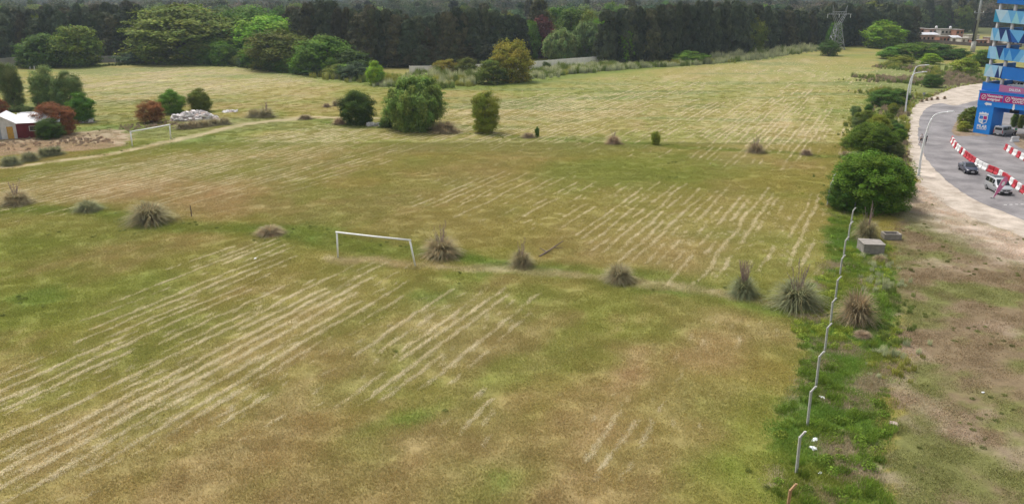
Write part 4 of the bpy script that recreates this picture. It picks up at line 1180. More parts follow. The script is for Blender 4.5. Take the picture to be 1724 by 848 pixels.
# wooden stake and fallen branch
x, y = g(322.5, 364)
t = thing('wooden_stake', 'short dark wooden stake beside the wide grey tussock', 'stake', (x, y, 0))
MB().tube([(0, 0, -.2), (.02, 0, .6), (-.01, .02, 1.2)], [.07, .065, .055], 7).build('shaft', M_WOOD, t)
MB().tube([(-.01, .02, 1.2), (-.03, .04, 1.32)], [.055, .02], 7).build('broken_tip', M_WOOD, t)
x, y = g(908, 433); x1, y1 = g(948, 412)
t = thing('fallen_branch', 'dead forked branch lying on the grass behind the compact tussock', 'branch', (x, y, 0))
MB().tube([(0, 0, .08), ((x1 - x) * .4, (y1 - y) * .4, .18), (x1 - x, y1 - y, .42)], [.10, .085, .04], 7).build('main_limb', M_WOOD, t)
MB().tube([((x1 - x) * .3, (y1 - y) * .3, .15), ((x1 - x) * .05, (y1 - y) * .55, .25)], [.06, .03], 6).build('side_limb', M_WOOD, t)
MB().tube([((x1 - x) * .6, (y1 - y) * .6, .22), ((x1 - x) * .95, (y1 - y) * .65, .12)], [.05, .02], 6).build('side_limb', M_WOOD, t)

# litter
M_BAG = mat('plastic_bag', (.75, .77, .80), .4, .05, 5)
for i, (px, py, sz, lb) in enumerate(((1383, 668, .22, 'white plastic litter on the fence strip, uphill of the pair'), (1371, 742, .26, 'white plastic litter beside the pale blue rag'), (1369, 756, .26, 'pale bluish rag lying beside white litter'), (1380, 796, .14, 'tiny white scrap on the fence strip'), (1655, 661, .13, 'tiny white scrap on the bare ground'), (1505, 713, .3, 'pinkish stone at the edge of the weeds'), (430, 436, .2, 'small pale scrap near the goal'))):
    x, y = g(px, py)
    r = random.Random(i); bm = bmesh.new(); bmesh.ops.create_icosphere(bm, subdivisions=2, radius=1)
    for v in bm.verts:
        f = .7 + .6 * r.random(); v.co = Vector((v.co.x * sz * f, v.co.y * sz * .6 * f, max(-.02, v.co.z * sz * .33 * f)))
    me = bpy.data.meshes.new('scrap'); bm.to_mesh(me); bm.free()
    o = put('stone' if 'stone' in lb else 'litter', me, None, M_BAG if 'stone' not in lb else mat('pink_stone', (.42, .33, .28), .9, .2, 6))
    o.location = (x, y, zg(x, y) + .03); o.rotation_euler.z = r.random() * 6
    tag(o, lb, 'stone' if 'stone' in lb else 'litter')

# concrete culvert at the ditch
x, y = g(1453, 428)
t = thing('culvert', 'concrete culvert chamber half buried at the ditch edge', 'culvert', (x, y, 0), R(-6))
c = MB(); c.box(0, 1.95, 0, .2, -.3, .95).box(0, .2, .2, 2.1, -.3, .95).box(1.75, 1.95, .2, 2.1, -.3, .95).box(.2, 1.75, 1.9, 2.1, -.3, .95)
c.build('chamber_wall', M_CONC, t, bevel=.02)
MB().prism([(-.06, -.06), (2.0, -.06), (2.0, 1.75), (-.06, 2.0)], .953, 1.05, 'xy').build('cover_slab', M_CONC, t, bevel=.015)
x, y = g(1489, 404)
t = thing('culvert_block', 'open concrete block behind the culvert chamber', 'culvert', (x, y, 0), R(-4))
c = MB(); c.box(0, 1.7, 0, .15, -.3, .62).box(0, .15, .15, 1.2, -.3, .62).box(1.55, 1.7, .15, 1.2, -.3, .62).box(.15, 1.55, 1.05, 1.2, -.3, .62)
c.build('block_wall', M_CONC, t, bevel=.02)
MB().box(.15, 1.55, .15, 1.05, -.3, .25).build('block_bottom', M_CONC, t)

# ------------------------------------------------------------------ shed and rubble
M_REDW = mat('red_wall_paint', (.15, .020, .024), .85, .2, 1.5, bump=.15)
M_ROOF = mat('white_sheet_roof', (.68, .68, .69), .45, .12, 1.0)
M_ORANGE = mat('ochre_board', (.58, .33, .06), .8, .15, 3)
x, y = g(30.5, 233.5); x1, y1 = g(101, 230)
ang = math.atan2(y1 - y, x1 - x); Ls = math.hypot(x1 - x, y1 - y)
t = thing('shed', 'low shed with dark red front wall and white sheet roof', 'shed', (x, y, 0), ang)
MB().box(0, 2.0, 0, .18, 0, 2.75).box(3.0, Ls, 0, .18, 0, 2.75).box(2.0, 3.0, 0, .18, 0, 1.25).box(2.0, 3.0, 0, .18, 2.05, 2.75).build('front_wall', M_REDW, t, bevel=.01)
wd_ = MB().box(1.97, 3.03, -.03, .08, 1.20, 1.27).box(1.97, 3.03, -.03, .08, 2.03, 2.10).box(1.97, 2.04, -.028, .08, 1.272, 2.028).box(2.96, 3.03, -.028, .08, 1.272, 2.028).build('window', M_OFFWHITE, t)
MB().box(2.04, 2.96, .1, .12, 1.272, 2.028).build('pane', M_GLASS, wd_)
MB().prism([(.185, 0), (5.2, 0), (5.2, 3.7), (2.4, 3.95), (.185, 2.6)], 0.004, .2, 'yz').build('side_wall', M_OFFWHITE, t)
MB().prism([(.185, 0), (5.2, 0), (5.2, 3.9), (2.4, 4.0), (.185, 2.75)], Ls - .2, Ls - .003, 'yz').build('side_wall', M_REDW, t, bevel=.01)
for k in range(9):          # roof sheets, each a bent panel laid with an overlap
    x0 = .02 + k * (Ls + .35) / 9
    MB().prism([(-.4, 2.66 + .004 * (k % 2)), (2.4, 4.02 + .02 * (k % 2)), (2.4, 4.08 + .02 * (k % 2)), (-.4, 2.72 + .004 * (k % 2))], x0, x0 + (Ls + .35) / 9 + .05, 'yz').build('roof_sheet', M_ROOF, t)
    MB().prism([(2.43, 4.02 + .02 * (k % 2)), (5.6, 3.8 + .02 * (k % 2)), (5.6, 3.86 + .02 * (k % 2)), (2.43, 4.08 + .02 * (k % 2))], x0, x0 + (Ls + .35) / 9 + .05, 'yz').build('roof_sheet', M_ROOF, t)
MB().box(.02, Ls + .3, 2.36, 2.46, 4.09, 4.16).build('ridge_cap', M_ROOF, t)
t = thing('white_shed', 'white gabled shed with ochre door joined to the red shed', 'shed', (x - math.cos(ang) * 5.02, y - math.sin(ang) * 5.02, 0), ang)
MB().box(0, .9, 0, .16, 0, 2.7).box(.9, 2.6, 0, .16, 2.1, 2.7).box(2.6, 3.5, 0, .16, 0, 2.7).box(3.5, 4.5, 0, .16, 2.15, 2.7).box(4.5, 5.0, 0, .16, 0, 2.7).prism([(0, 2.703), (5.0, 2.703), (2.6, 4.15)], 0, .16, 'xz').build('front_wall', M_OFFWHITE, t)
MB().box(.9, 2.6, .08, .12, 0, 2.1).build('grey_panel', mat('grey_panel', (.33, .36, .38), .5, .2, 2), t)
dr = MB().box(3.5, 4.5, .06, .11, .02, 2.15).build('door', M_ORANGE, t, bevel=.01)
MB().box(4.3, 4.36, .02, .058, 1.0, 1.12).build('handle', M_STEEL, dr)
MB().box(0, .16, .164, 6, 0, 2.7).box(4.84, 5.0, .164, 6, 0, 2.7).build('side_wall', M_OFFWHITE, t)
for sx0, sx1 in ((-.35, 2.6), (5.3, 2.6)):
    for k in range(5):
        MB().prism([(sx0, 2.56), (sx1, 4.17), (sx1, 4.24), (sx0, 2.63)], -.3 + k * 1.3, 1.02 + k * 1.3, 'xz').build('roof_sheet', M_ROOF, t)
M_RUB = mat('rubble', (.66, .62, .60), .95, .35, 3, bump=.4)
M_RUB2 = mat('brick_rubble', (.40, .32, .28), .95, .3, 3)
def heap(label, px, py, wpx, dpt, h, n, seed):
    x, y = g(px, py); wd = wpx * depth(px, py) / FPX
    r = random.Random(seed)
    t = thing('rubble_heap', label, 'rubble', (x, y + dpt / 2, 0))
    def top(u, v): return h * max(0, 1 - (u / (wd / 2)) ** 2 - (v / (dpt / 2)) ** 2) ** .8 * (.7 + .5 * float(vnoise(u * .9 + 40, v * .9 + seed, 66)))
    nx_, ny_ = 26, 14; vs, fs = [], []
    for j in range(ny_):
        for i in range(nx_):
            u, v = (i / (nx_ - 1) - .5) * wd, (j / (ny_ - 1) - .5) * dpt
            vs.append((u, v, top(u, v) - .05))
    for j in range(ny_ - 1):
        for i in range(nx_ - 1): fs.append((j * nx_ + i, j * nx_ + i + 1, (j + 1) * nx_ + i + 1, (j + 1) * nx_ + i))
    MB().add(vs, fs).build('mound', M_RUB2, t)
    base = []
    for q in range(3):
        b = MB().box(-.3, .3, -.2, .2, -.09, .09).mesh('slab_piece', bevel=.02)
        base.append(b)
    for i in range(n):
        a = r.random() * 6.28; q = math.sqrt(r.random()) * .95
        u, v = math.cos(a) * q * wd / 2, math.sin(a) * q * dpt / 2
        o = put('rubble_piece', base[i % 3], t, M_RUB)
        s_ = .8 + 1.5 * r.random() ** 2
        o.scale = (s_, s_, s_); o.location = (u, v, top(u, v) + .02); o.rotation_euler = (r.random() - .5, r.random() - .5, r.random() * 6.28)
heap('pale heap of building rubble between the rust bush and the track', 321, 205, 86, 5.0, 1.7, 110, 3)
heap('small grey rubble heap beside the light green young tree', 141, 207, 26, 2.0, .7, 26, 4)
heap('scatter of white debris in the field beyond the tussocks', 384, 190, 24, 2.5, .15, 18, 5)
heap('heap of pinkish dry sticks beside the dark bushy tree', 627, 213, 24, 1.6, .45, 22, 6)

# ------------------------------------------------------------------ long white wall behind the reeds, other walls
M_WALL = mat('whitewashed_wall', (.80, .78, .75), .9, .14, .4, bump=.2)
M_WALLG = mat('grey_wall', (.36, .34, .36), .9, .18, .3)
def wall(label, pts, h, m, pan=6.0):
    P = [Vector(p) for p in G(pts)]
    t = thing('boundary_wall', label, 'wall', (P[0].x, P[0].y, 0))
    for a, b in zip(P[:-1], P[1:]):
        L_ = (b - a).length; n = max(1, round(L_ / pan)); ang = math.atan2(b.y - a.y, b.x - a.x)
        for i in range(n):
            q = a.lerp(b, i / n) - P[0]
            o = MB().box(.14, L_ / n - .002, -.09, .09, -.2, h + .05 * (random.random() - .5)).build('wall_panel', m, t); o.location = (q.x, q.y, 0); o.rotation_euler.z = ang
            o = MB().box(-.14, .138, -.14, .14, -.2, h + .06).build('wall_post', m, t); o.location = (q.x, q.y, 0); o.rotation_euler.z = ang
wall('long whitewashed wall behind the reeds', [(690, 125), (760, 124), (885, 118), (960, 111), (1034, 105.5)], 2.55, M_WALL)
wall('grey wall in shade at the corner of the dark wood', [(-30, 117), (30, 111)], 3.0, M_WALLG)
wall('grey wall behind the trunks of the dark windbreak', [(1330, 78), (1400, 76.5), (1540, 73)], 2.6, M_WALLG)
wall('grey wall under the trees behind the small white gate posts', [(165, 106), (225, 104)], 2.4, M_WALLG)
for i, (px, py, hp) in enumerate(((58.5, 118, 6), (51, 117, 4), (194.5, 109, 10), (204, 109, 7))):
    x, y = g(px, py)
    t = thing('white_post', 'small white post at the foot of the dark wood', 'post', (x, y, 0), group='white posts at the wood edge')
    MB().box(-.12, .12, -.12, .12, -.1, z_at(py - hp, y)).build('shaft', M_OFFWHITE, t, bevel=.02)
    MB().box(-.16, .16, -.16, .16, z_at(py - hp, y), z_at(py - hp, y) + .08).build('cap', M_OFFWHITE, t)

# ------------------------------------------------------------------ power pylon, tall pole, lamps
def bar(mb, a, b, r): return mb.tube([a, b], r, 4, False)
x, y = g(1406, 84)
H_ = z_at(9, y)
t = thing('lattice_pylon', 'grey steel lattice pylon before the dark windbreak', 'pylon', (x, y, 0), R(12))
wz, tz = .58 * H_, .80 * H_           # waist, arms
bw, ww_ = 3.0, 1.0
for sx in (-1, 1):
    for sy in (-1, 1):
        bar(MB(), (sx * bw, sy * bw, -.3), (sx * ww_, sy * ww_, wz), .17).build('leg', M_STEEL, t)
br = MB()
nl = 4
for k in range(nl):
    z0_, z1_ = wz * (k / nl) ** .9, wz * ((k + 1) / nl) ** .9
    w0, w1 = bw + (ww_ - bw) * z0_ / wz, bw + (ww_ - bw) * z1_ / wz
    for ax in range(4):
        c0 = [(-1, -1), (1, -1), (1, 1), (-1, 1)][ax]; c1 = [(1, -1), (1, 1), (-1, 1), (-1, -1)][ax]
        bar(br, (c0[0] * w0, c0[1] * w0, z0_), (c1[0] * w1, c1[1] * w1, z1_), .06)
        bar(br, (c1[0] * w0, c1[1] * w0, z0_), (c0[0] * w1, c0[1] * w1, z1_), .06)
        bar(br, (c0[0] * w1, c0[1] * w1, z1_), (c1[0] * w1, c1[1] * w1, z1_), .06)
br.build('bracing', M_STEEL, t)
for sx in (-1, 1):
    am = MB()
    for sy in (-.8, .8):
        bar(am, (sx * ww_, sy, wz), (sx * 3.4, sy * .6, tz), .14); bar(am, (sx * .2, sy, wz + .3), (sx * 2.5, sy * .6, tz), .11)
    for k in range(4):
        f = (k + .5) / 4
        bar(am, (sx * (ww_ + 2.4 * f), -.6, wz + (tz - wz) * f), (sx * (.2 + 2.3 * min(1, f + .15)), .6, wz + (tz - wz) * min(1, f + .15)), .08)
    am.build('fork_arm', M_STEEL, t)
    hn = MB(); bar(hn, (sx * 3.2, 0, tz), (sx * 3.7, 0, H_), .13); bar(hn, (sx * 2.2, 0, tz), (sx * 3.7, 0, H_), .09)
    hn.build('earth_wire_horn', M_STEEL, t)
ca = MB()
for zz in (tz, tz + 1.0): bar(ca, (-6.2 if zz == tz else -3.6, 0, zz), (6.2 if zz == tz else 3.6, 0, zz), .13)
for k in range(9): bar(ca, (-5.4 + k * 1.2, 0, tz), (-4.8 + k * 1.2, 0, tz + (1.0 if abs(k - 4) < 3 else .5)), .08)
ca.build('crossarm', M_STEEL, t)
for sx in (-5.8, 0, 5.8):
    MB().tube([(sx, 0, tz - .1), (sx, 0, tz - 1.6)], .12, 6).build('insulator', M_WHITE, t)

x, y = g(1637, 88)
t = thing('power_pole', 'tall tapering steel power pole behind the scrub thicket', 'power pole', (x, y, 0))
MB().tube([(0, 0, -.3), (0, 0, 4.6)], [1.0, .92], 12).build('concrete_foot', M_CONCP, t, True)
MB().tube([(0, 0, 4.6), (.1, 0, 29)], [.66, .30], 12).build('shaft', M_STEEL, t, True)
MB().tube([(-.85, -.1, 4.6), (-.55, -.1, 13.5)], .35, 8).build('cable_trunk', M_PLAST, t)
for zz, l in ((16.5, 2.1), (22.2, 3.9)):
    MB().box(-l, l, -.12, .12, zz, zz + .22).build('crossarm', M_STEEL, t)
    for sx in (-l + .2, l - .2): MB().tube([(sx, 0, zz + .22), (sx, 0, zz + .9)], .13, 7).build('insulator', M_WHITE, t)

M_LAMPP = mat('lamp_paint', (.80, .80, .80), .45, .06, 2)
def street_lamp(label, pts):
    x, y = g(*pts[0])
    W_ = [wpt(px, py, y) for px, py in pts[1:]]
    t = thing('street_lamp', label, 'street lamp', (x, y, 0))
    line = [(0, 0, -.2)] + [(p[0] - x, 0, p[2]) for p in W_]
    sm = smooth_line([(a, c) for a, b, c in line], 5)
    P3 = [(a, 0, c) for a, c in sm]
    cut = len(P3) - 8
    MB().tube(P3[:cut], [.17 - .07 * i / cut for i in range(cut)], 9).build('pole', M_LAMPP, t, True)
    MB().tube(P3[cut - 1:], .08, 8).build('arm', M_LAMPP, t, True)
    e = P3[-1]
    hd = MB().prism([(-.35, -.05), (.55, -.03), (.62, .04), (.5, .10), (-.3, .09)], -.16, .16, 'xz').build('lamp_head', M_LAMPP, t, bevel=.02)
    hd.location = e
    MB().box(-.1, .5, -.12, .12, -.062, -.052).build('lens', M_LAMP, hd)
    MB().box(-.22, .22, -.22, .22, 0, .06).build('base_plate', M_STEEL, t)
street_lamp('nearest curved white street lamp at the gravel shoulder, by the walkers', [(1546.5, 295.5), (1551, 262), (1558, 230), (1566, 206), (1576, 192.5), (1599, 188.5)])
street_lamp('curved white street lamp of the far pair, standing nearer the ditch', [(1524, 191.5), (1527, 165), (1531, 142), (1535.5, 129), (1541, 123.5), (1556, 121.2)])
street_lamp('curved white street lamp of the far pair, standing at the reddish tufts', [(1531, 164.5), (1534, 142), (1538, 124), (1541.5, 115), (1546, 111.3), (1560.5, 109.6)])
x, y = g(1553.5, 173)
t = thing('sign_post', 'thin grey post at the gravel edge among reddish tufts', 'post', (x, y, 0))
MB().tube([(0, 0, -.1), (0, 0, 2.3)], .04, 6).build('shaft', M_STEEL, t)
MB().box(-.3, .3, -.02, .02, 1.85, 2.35).build('plate', M_STEEL, t)

# ------------------------------------------------------------------ settlement behind the thicket
M_BRICK = mat('hollow_brick', (.36, .17, .115), .95, .2, .6, bump=.3)
M_PINKB = mat('pinkish_brick', (.42, .27, .23), .95, .2, .6)
M_PLAST2 = mat('bare_plaster', (.42, .40, .38), .95, .2, .4)
M_CREAM = mat('cream_plaster', (.58, .54, .48), .9, .15, .4)
M_TIN = mat('tin_roof', (.50, .50, .52), .5, .2, .8)
def house(label, px0, px1, pyb, pyt, m, roof='flat', dep=7, nwin=2, tank=False, storeys=1, dy=0):
    x0, y0 = g((px0 + px1) / 2, pyb)
    wd = (px1 - px0) * depth((px0 + px1) / 2, pyb) / FPX
    h = z_at(pyt, y0)
    y0 += dy
    t = thing('house', label, 'house', (x0, y0, 0))
    # front wall with real openings
    sh = h / storeys
    ops = []
    for s_ in range(storeys):
        for i in range(nwin):
            cx = -wd / 2 + wd * (i + .5) / nwin
            door = (s_ == 0 and i == 0)
            ops.append((cx - .55, cx + .55, s_ * sh + (0.02 if door else 1.0), s_ * sh + min(2.15, sh - .35), door))
    mb = MB()
    for s_ in range(storeys):
        row = [o for o in ops if abs(o[3] - (s_ * sh + min(2.15, sh - .35))) < .01]
        lo, hi = s_ * sh, (s_ + 1) * sh
        xs_ = -wd / 2
        for o in row:
            mb.box(xs_, o[0], 0, .25, lo, hi); mb.box(o[0], o[1], 0, .25, o[3], hi)
            if o[2] > lo + .1: mb.box(o[0], o[1], 0, .25, lo, o[2])
            xs_ = o[1]
        mb.box(xs_, wd / 2, 0, .25, lo, hi)
    mb.box(-wd / 2, -wd / 2 + .25, .25, dep, 0, h).box(wd / 2 - .25, wd / 2, .25, dep, 0, h).box(-wd / 2 + .25, wd / 2 - .25, dep - .25, dep, 0, h)
    mb.build('wall', m, t)
    for o in ops:
        p = MB().box(o[0], o[1], .14, .18, o[2], o[3]).build('door' if o[4] else 'window', M_WOOD if o[4] else M_GLASS, t)
        if not o[4]: MB().box(o[0] - .08, o[1] + .08, -.06, .10, o[2] - .1, o[2]).build('sill', M_CONC, p)
    if roof == 'flat': MB().box(-wd / 2 - .2, wd / 2 + .2, -.2, dep + .2, h + .003, h + .22).build('roof', M_CONC, t)
    else: MB().prism([(-.5, h + .005), (dep + .3, h + 1.0), (dep + .3, h + 1.08), (-.5, h + .1)], -wd / 2 - .3, wd / 2 + .3, 'yz').build('roof', M_TIN, t)
    if tank:
        MB().tube([(wd * .2, 2, h + .2), (wd * .2, 2, h + 1.5), (wd * .2, 2, h + 1.8)], [.65, .65, .2], 10).build('water_tank', M_WHITE, t, True)
house('pale house with a sloping green-grey roof at the end of the windbreak', 1538, 1554, 67, 49, M_CREAM, 'tin', 7, 2, False, 2, 12)
house('brick house with a white-edged flat roof and dark porch openings', 1555, 1576, 68, 50, M_BRICK, 'flat', 8, 3, False, 2, 10)
house('long low pinkish brick house at the front of the settlement', 1538, 1580, 70, 59, M_PINKB, 'tin', 6, 6)
house('half plastered brick house with white water tanks on its roof', 1577, 1598, 69, 51, M_PINKB, 'flat', 8, 3, True, 2, 10)
house('wide bare grey plaster house in the middle of the settlement', 1598, 1624, 70, 51.5, M_PLAST2, 'flat', 8, 4, True, 2, 10)
house('narrow brick upper house next to the wide plaster house', 1624, 1637, 71, 52, M_BRICK, 'flat', 8, 2, False, 2, 10)
house('low red brick yard building in front of the tank house', 1581, 1599, 72, 62, M_BRICK, 'flat', 5, 3)
house('small white cabin with a tilted awning-like roof', 1602, 1617, 72.5, 64, M_CREAM, 'tin', 4, 2)
house('small cream house beside the tall power pole', 1618, 1634, 74, 65, M_CREAM, 'flat', 5, 2)
house('orange brick house behind the tall power pole', 1641, 1661, 77.5, 68, M_BRICK, 'flat', 6, 3)
house('pale house behind the orange brick house', 1640, 1658, 73, 61, M_CREAM, 'flat', 6, 2, True, 1, 6)
house('brick house showing between the parking tower floors', 1664, 1690, 76, 64, M_PINKB, 'flat', 6, 3)
house('cream house showing between the parking tower floors', 1694, 1724, 77, 66, M_CREAM, 'flat', 6, 4)
wall('low dark wall in front of the settlement', [(1536, 71), (1580, 73.5), (1640, 78), (1720, 80)], 1.6, mat('dark_wall', (.12, .095, .085), .95, .2, .5), 8)
house('tiny white house far off in a clearing', 831, 836, 39, 30, M_WHITE, 'flat', 8, 2, False, 2)
house('tiny white two-part house far off beside the other white house', 851, 856, 39, 27, M_WHITE, 'tin', 8, 2, False, 2)
house('low pale roofed house far off among hazy trees', 703, 720, 39, 33, M_CREAM, 'tin', 10, 3)
house('white tower-like house far off above the bright green trees', 392, 401, 30, 8, M_CREAM, 'flat', 8, 2, True, 3)

# ------------------------------------------------------------------ cars
def paint(name, c, metal=.3):
    m = mat(name, c, .28, .03, 2, metal, .5)
    m.node_tree.nodes['Principled BSDF'].inputs['Coat Weight'].default_value = .5
    return m
def lerp3(q, u, v):
    a, b, c, d_ = [Vector(p) for p in q]
    return (a.lerp(b, u)).lerp(d_.lerp(c, u), v)
def car(name, label, cat, st, wheels, pm, loc, head, rack=False, tail=False, z=0, bumper=None, logo=False):
    """st: stations (x, half width, belt z, top z, top half width) from tail to nose"""
    t = thing(name, label, cat, (loc[0], loc[1], z), head)
    rings = []
    for (x, wv, bz, tz_, tw) in st:
        rings.append([(x, -wv * .9, .24), (x, -wv, .42), (x, -wv, bz), (x, -tw, tz_ - .05), (x, -tw + .12, tz_), (x, tw - .12, tz_), (x, tw, tz_ - .05), (x, wv, bz), (x, wv, .42), (x, wv * .9, .24)])
    vs = [p for r_ in rings for p in r_]; fs = []
    for i in range(len(rings) - 1):
        for k in range(10): fs.append((i * 10 + k, i * 10 + (k + 1) % 10, (i + 1) * 10 + (k + 1) % 10, (i + 1) * 10 + k))
    fs += [tuple(range(10))[::-1], tuple(range((len(rings) - 1) * 10, len(rings) * 10))]
    me = MB().add(vs, fs).mesh('body', True, .02)
    body = put('body', me, t, pm)
    def panel(nm, q, u0, u1, v0, v1, m, off=.015, par=t):
        n = (Vector(q[1]) - Vector(q[0])).cross(Vector(q[3]) - Vector(q[0])).normalized()
        cen = sum((Vector(p) for p in q), Vector()) / 4
        if n.dot(cen - Vector((0, 0, .6))) < 0: n = -n
        c = [lerp3(q, u, v) for u, v in ((u0, v0), (u1, v0), (u1, v1), (u0, v1))]
        vs_ = [p + n * off for p in c] + [p - n * .03 for p in c]
        return MB().add(vs_, [(0, 1, 2, 3), (7, 6, 5, 4), (0, 4, 5, 1), (1, 5, 6, 2), (2, 6, 7, 3), (3, 7, 4, 0)]).build(nm, m, par)
    # glass: sides between belt and roof, wind and rear screens across the slanted tops
    for i in range(len(st) - 1):
        a, b = rings[i], rings[i + 1]
        ha, hb = st[i][3] - st[i][2], st[i + 1][3] - st[i + 1][2]
        if ha > .3 and hb > .3:
            for lo, hi in ((2, 3), (7, 6)):
                panel('side_window', (a[lo], b[lo], b[hi], a[hi]), .07, .93, .12, .88, M_GLASS)
        elif ha > .3 and hb <= .3:      # windscreen
            panel('windscreen', (b[4], b[5], a[5], a[4]), -.06, 1.06, .06, .94, M_GLASS)
        elif hb > .3 and ha <= .3:
            panel('rear_window', (a[4], a[5], b[5], b[4]), -.04, 1.04, .08, .92, M_GLASS)
    xf, xr = st[-1][0], st[0][0]; wf = st[-1][1]
    for s_ in (-1, 1):
        for wx in wheels:
            wh = MB().tube([(wx, s_ * (st[2][1] - .17), .31), (wx, s_ * (st[2][1] + .015), .31)], .31, 18).build('wheel', M_BLACK, t)
            MB().tube([(wx, s_ * (st[2][1] + .014), .31), (wx, s_ * (st[2][1] + .03), .31)], .19, 12).build('rim', M_CHROME, wh)
        MB().box(xf - .10, xf + .02, s_ * wf * .95 - .2 * (s_ > 0), s_ * wf * .95 + .2 * (s_ < 0), .58, .73).build('headlight', M_LAMP, t, bevel=.02)
        MB().box(xr - .02, xr + .06, s_ * st[0][1] * .97 - .12 * (s_ > 0), s_ * st[0][1] * .97 + .12 * (s_ < 0), .62, .95 if not tail else 1.15).build('tail_light', M_REDL, t, bevel=.015)
        mx_ = [q[0] for q in st if q[3] - q[2] > .3][-1] + .3
        MB().box(mx_ - .06, mx_ + .06, s_ * (st[2][1] + .02), s_ * (st[2][1] + .20), .95, 1.10).build('mirror', M_PLAST, t, bevel=.015)
    MB().box(xf - .12, xf + .05, -wf * .96, wf * .96, .26, .50).build('front_bumper', bumper or M_PLAST, t, bevel=.03)
    MB().box(xf - .05, xf + .03, -.42, .42, .585, .70).build('grille', M_PLAST, t, bevel=.01)
    MB().box(xr - .06, xr + .1, -st[0][1] * .97, st[0][1] * .97, .28, .52).build('rear_bumper', bumper or M_PLAST, t, bevel=.03)
    MB().box(xf + .052, xf + .062, -.22, .22, .36, .48).build('number_plate', M_PLATE, t)
    MB().box(xr - .075, xr - .062, -.22, .22, .38, .50).build('number_plate', M_PLATE, t)
    if tail: MB().box(xr - .012, xr + .04, -.60, .60, 1.12, 1.58).build('tailgate_window', M_GLASS, t, bevel=.01)
    if logo: MB().prism([(-.07, .64), (0, .72), (.07, .64), (0, .56)], xf + .032, xf + .042, 'yz').build('badge', M_CHROME, t)
    if rack:
        for s_ in (-1, 1): MB().tube([(-1.7, s_ * .62, st[2][3] + .06), (.1, s_ * .62, st[2][3] + .06)], .03, 6).build('roof_rail', M_PLAST, t)
        MB().box(-1.2, -.2, -.5, .5, st[2][3] + .004, st[2][3] + .03).build('roof_panel', mat('dark_roof', (.09, .09, .10), .5, .1, 3), t)
    return t
SEDAN = [(-2.18, .74, .82, .90, .70), (-1.98, .82, .88, .98, .76), (-1.35, .85, .90, .99, .78), (-.72, .85, .91, 1.36, .60), (-.1, .85, .91, 1.40, .62), (.32, .85, .90, 1.37, .60), (1.05, .84, .84, .93, .76), (1.75, .82, .74, .84, .72), (2.12, .72, .64, .74, .62)]
VAN = [(-2.12, .84, 1.02, 1.76, .74), (-2.02, .88, 1.05, 1.80, .76), (-1.0, .89, 1.05, 1.84, .77), (-.05, .89, 1.05, 1.83, .77), (.48, .88, 1.04, 1.76, .73), (1.22, .87, .98, 1.08, .78), (1.85, .84, .86, .98, .74), (2.14, .74, .72, .84, .64)]
def car_pose(rear, front):
    """rear and front ground points of one side -> heading"""
    a, b = Vector(g(*rear)), Vector(g(*front))
    return math.atan2((b - a).y, (b - a).x)
M_NAVY = paint('navy_paint', (.010, .014, .040), .0); M_SILVER = paint('silver_paint', (.50, .51, .52), .45); M_SILV2 = paint('grey_silver_paint', (.44, .45, .48), .4); M_WCAR = paint('white_car_paint', (.68, .69, .70), 0)
hd = R(-103)
car('parked_sedan', 'dark navy sedan with headlights facing the near road, behind the silver van', 'car', SEDAN, (-1.32, 1.36), M_NAVY, g(1629, 289.5), hd, logo=True)
hd2 = R(-97)
car('delivery_van', 'silver van with black bumper beside the pink feather flag', 'van', VAN, (-1.38, 1.38), M_SILVER, g(1680, 323), hd2, rack=True, logo=True)
car('parked_van', 'silver van seen from behind inside the blue gateway', 'van', VAN, (-1.38, 1.38), M_SILV2, g(1690, 228), R(31), tail=True)

# pink feather flag beside the van
x, y = g(1671, 334)
M_PINK = mat('pink_cloth', (.72, .20, .36), .8, .06, 3)
t = thing('feather_flag', 'pink feather flag with a white emblem leaning beside the silver van', 'flag', (x, y, 0), R(-15))
MB().tube([(0, 0, 0), (.30, 0, 1.35), (.62, 0, 2.35), (.95, 0, 2.85)], [.025, .022, .018, .012], 6).build('flag_pole', M_WHITE, t)
fl = MB().prism([(.02, .12), (.31, 1.35), (.61, 2.33), (.94, 2.83), (1.18, 2.75), (1.28, 2.3), (1.12, 1.8), (.75, 1.15), (.16, .15)], -.012, .012, 'xz').build('flag_cloth', M_PINK, t)
MB().prism([(.66, 1.75), (.78, 2.15), (1.05, 2.2), (1.02, 1.85), (.86, 1.62)], -.022, -.014, 'xz').build('emblem', M_WHITE, fl)
MB().box(-.25, .25, -.25, .25, 0, .04).build('base_plate', M_PLAST, t)

# dashed line across the lane
M_LINE = mat('road_paint', (.70, .69, .64), .8, .2, 5)
t = None
for px in (1693, 1702.5, 1712, 1721.5):
    a = g(px - 2.4, 345.2 - (px - 1693) * .03)
    o = MB().box(0, .36, 0, .16, 0, .004).build('road_marking', M_LINE); o.location = (a[0], a[1], .031); tag(o, kind='structure')

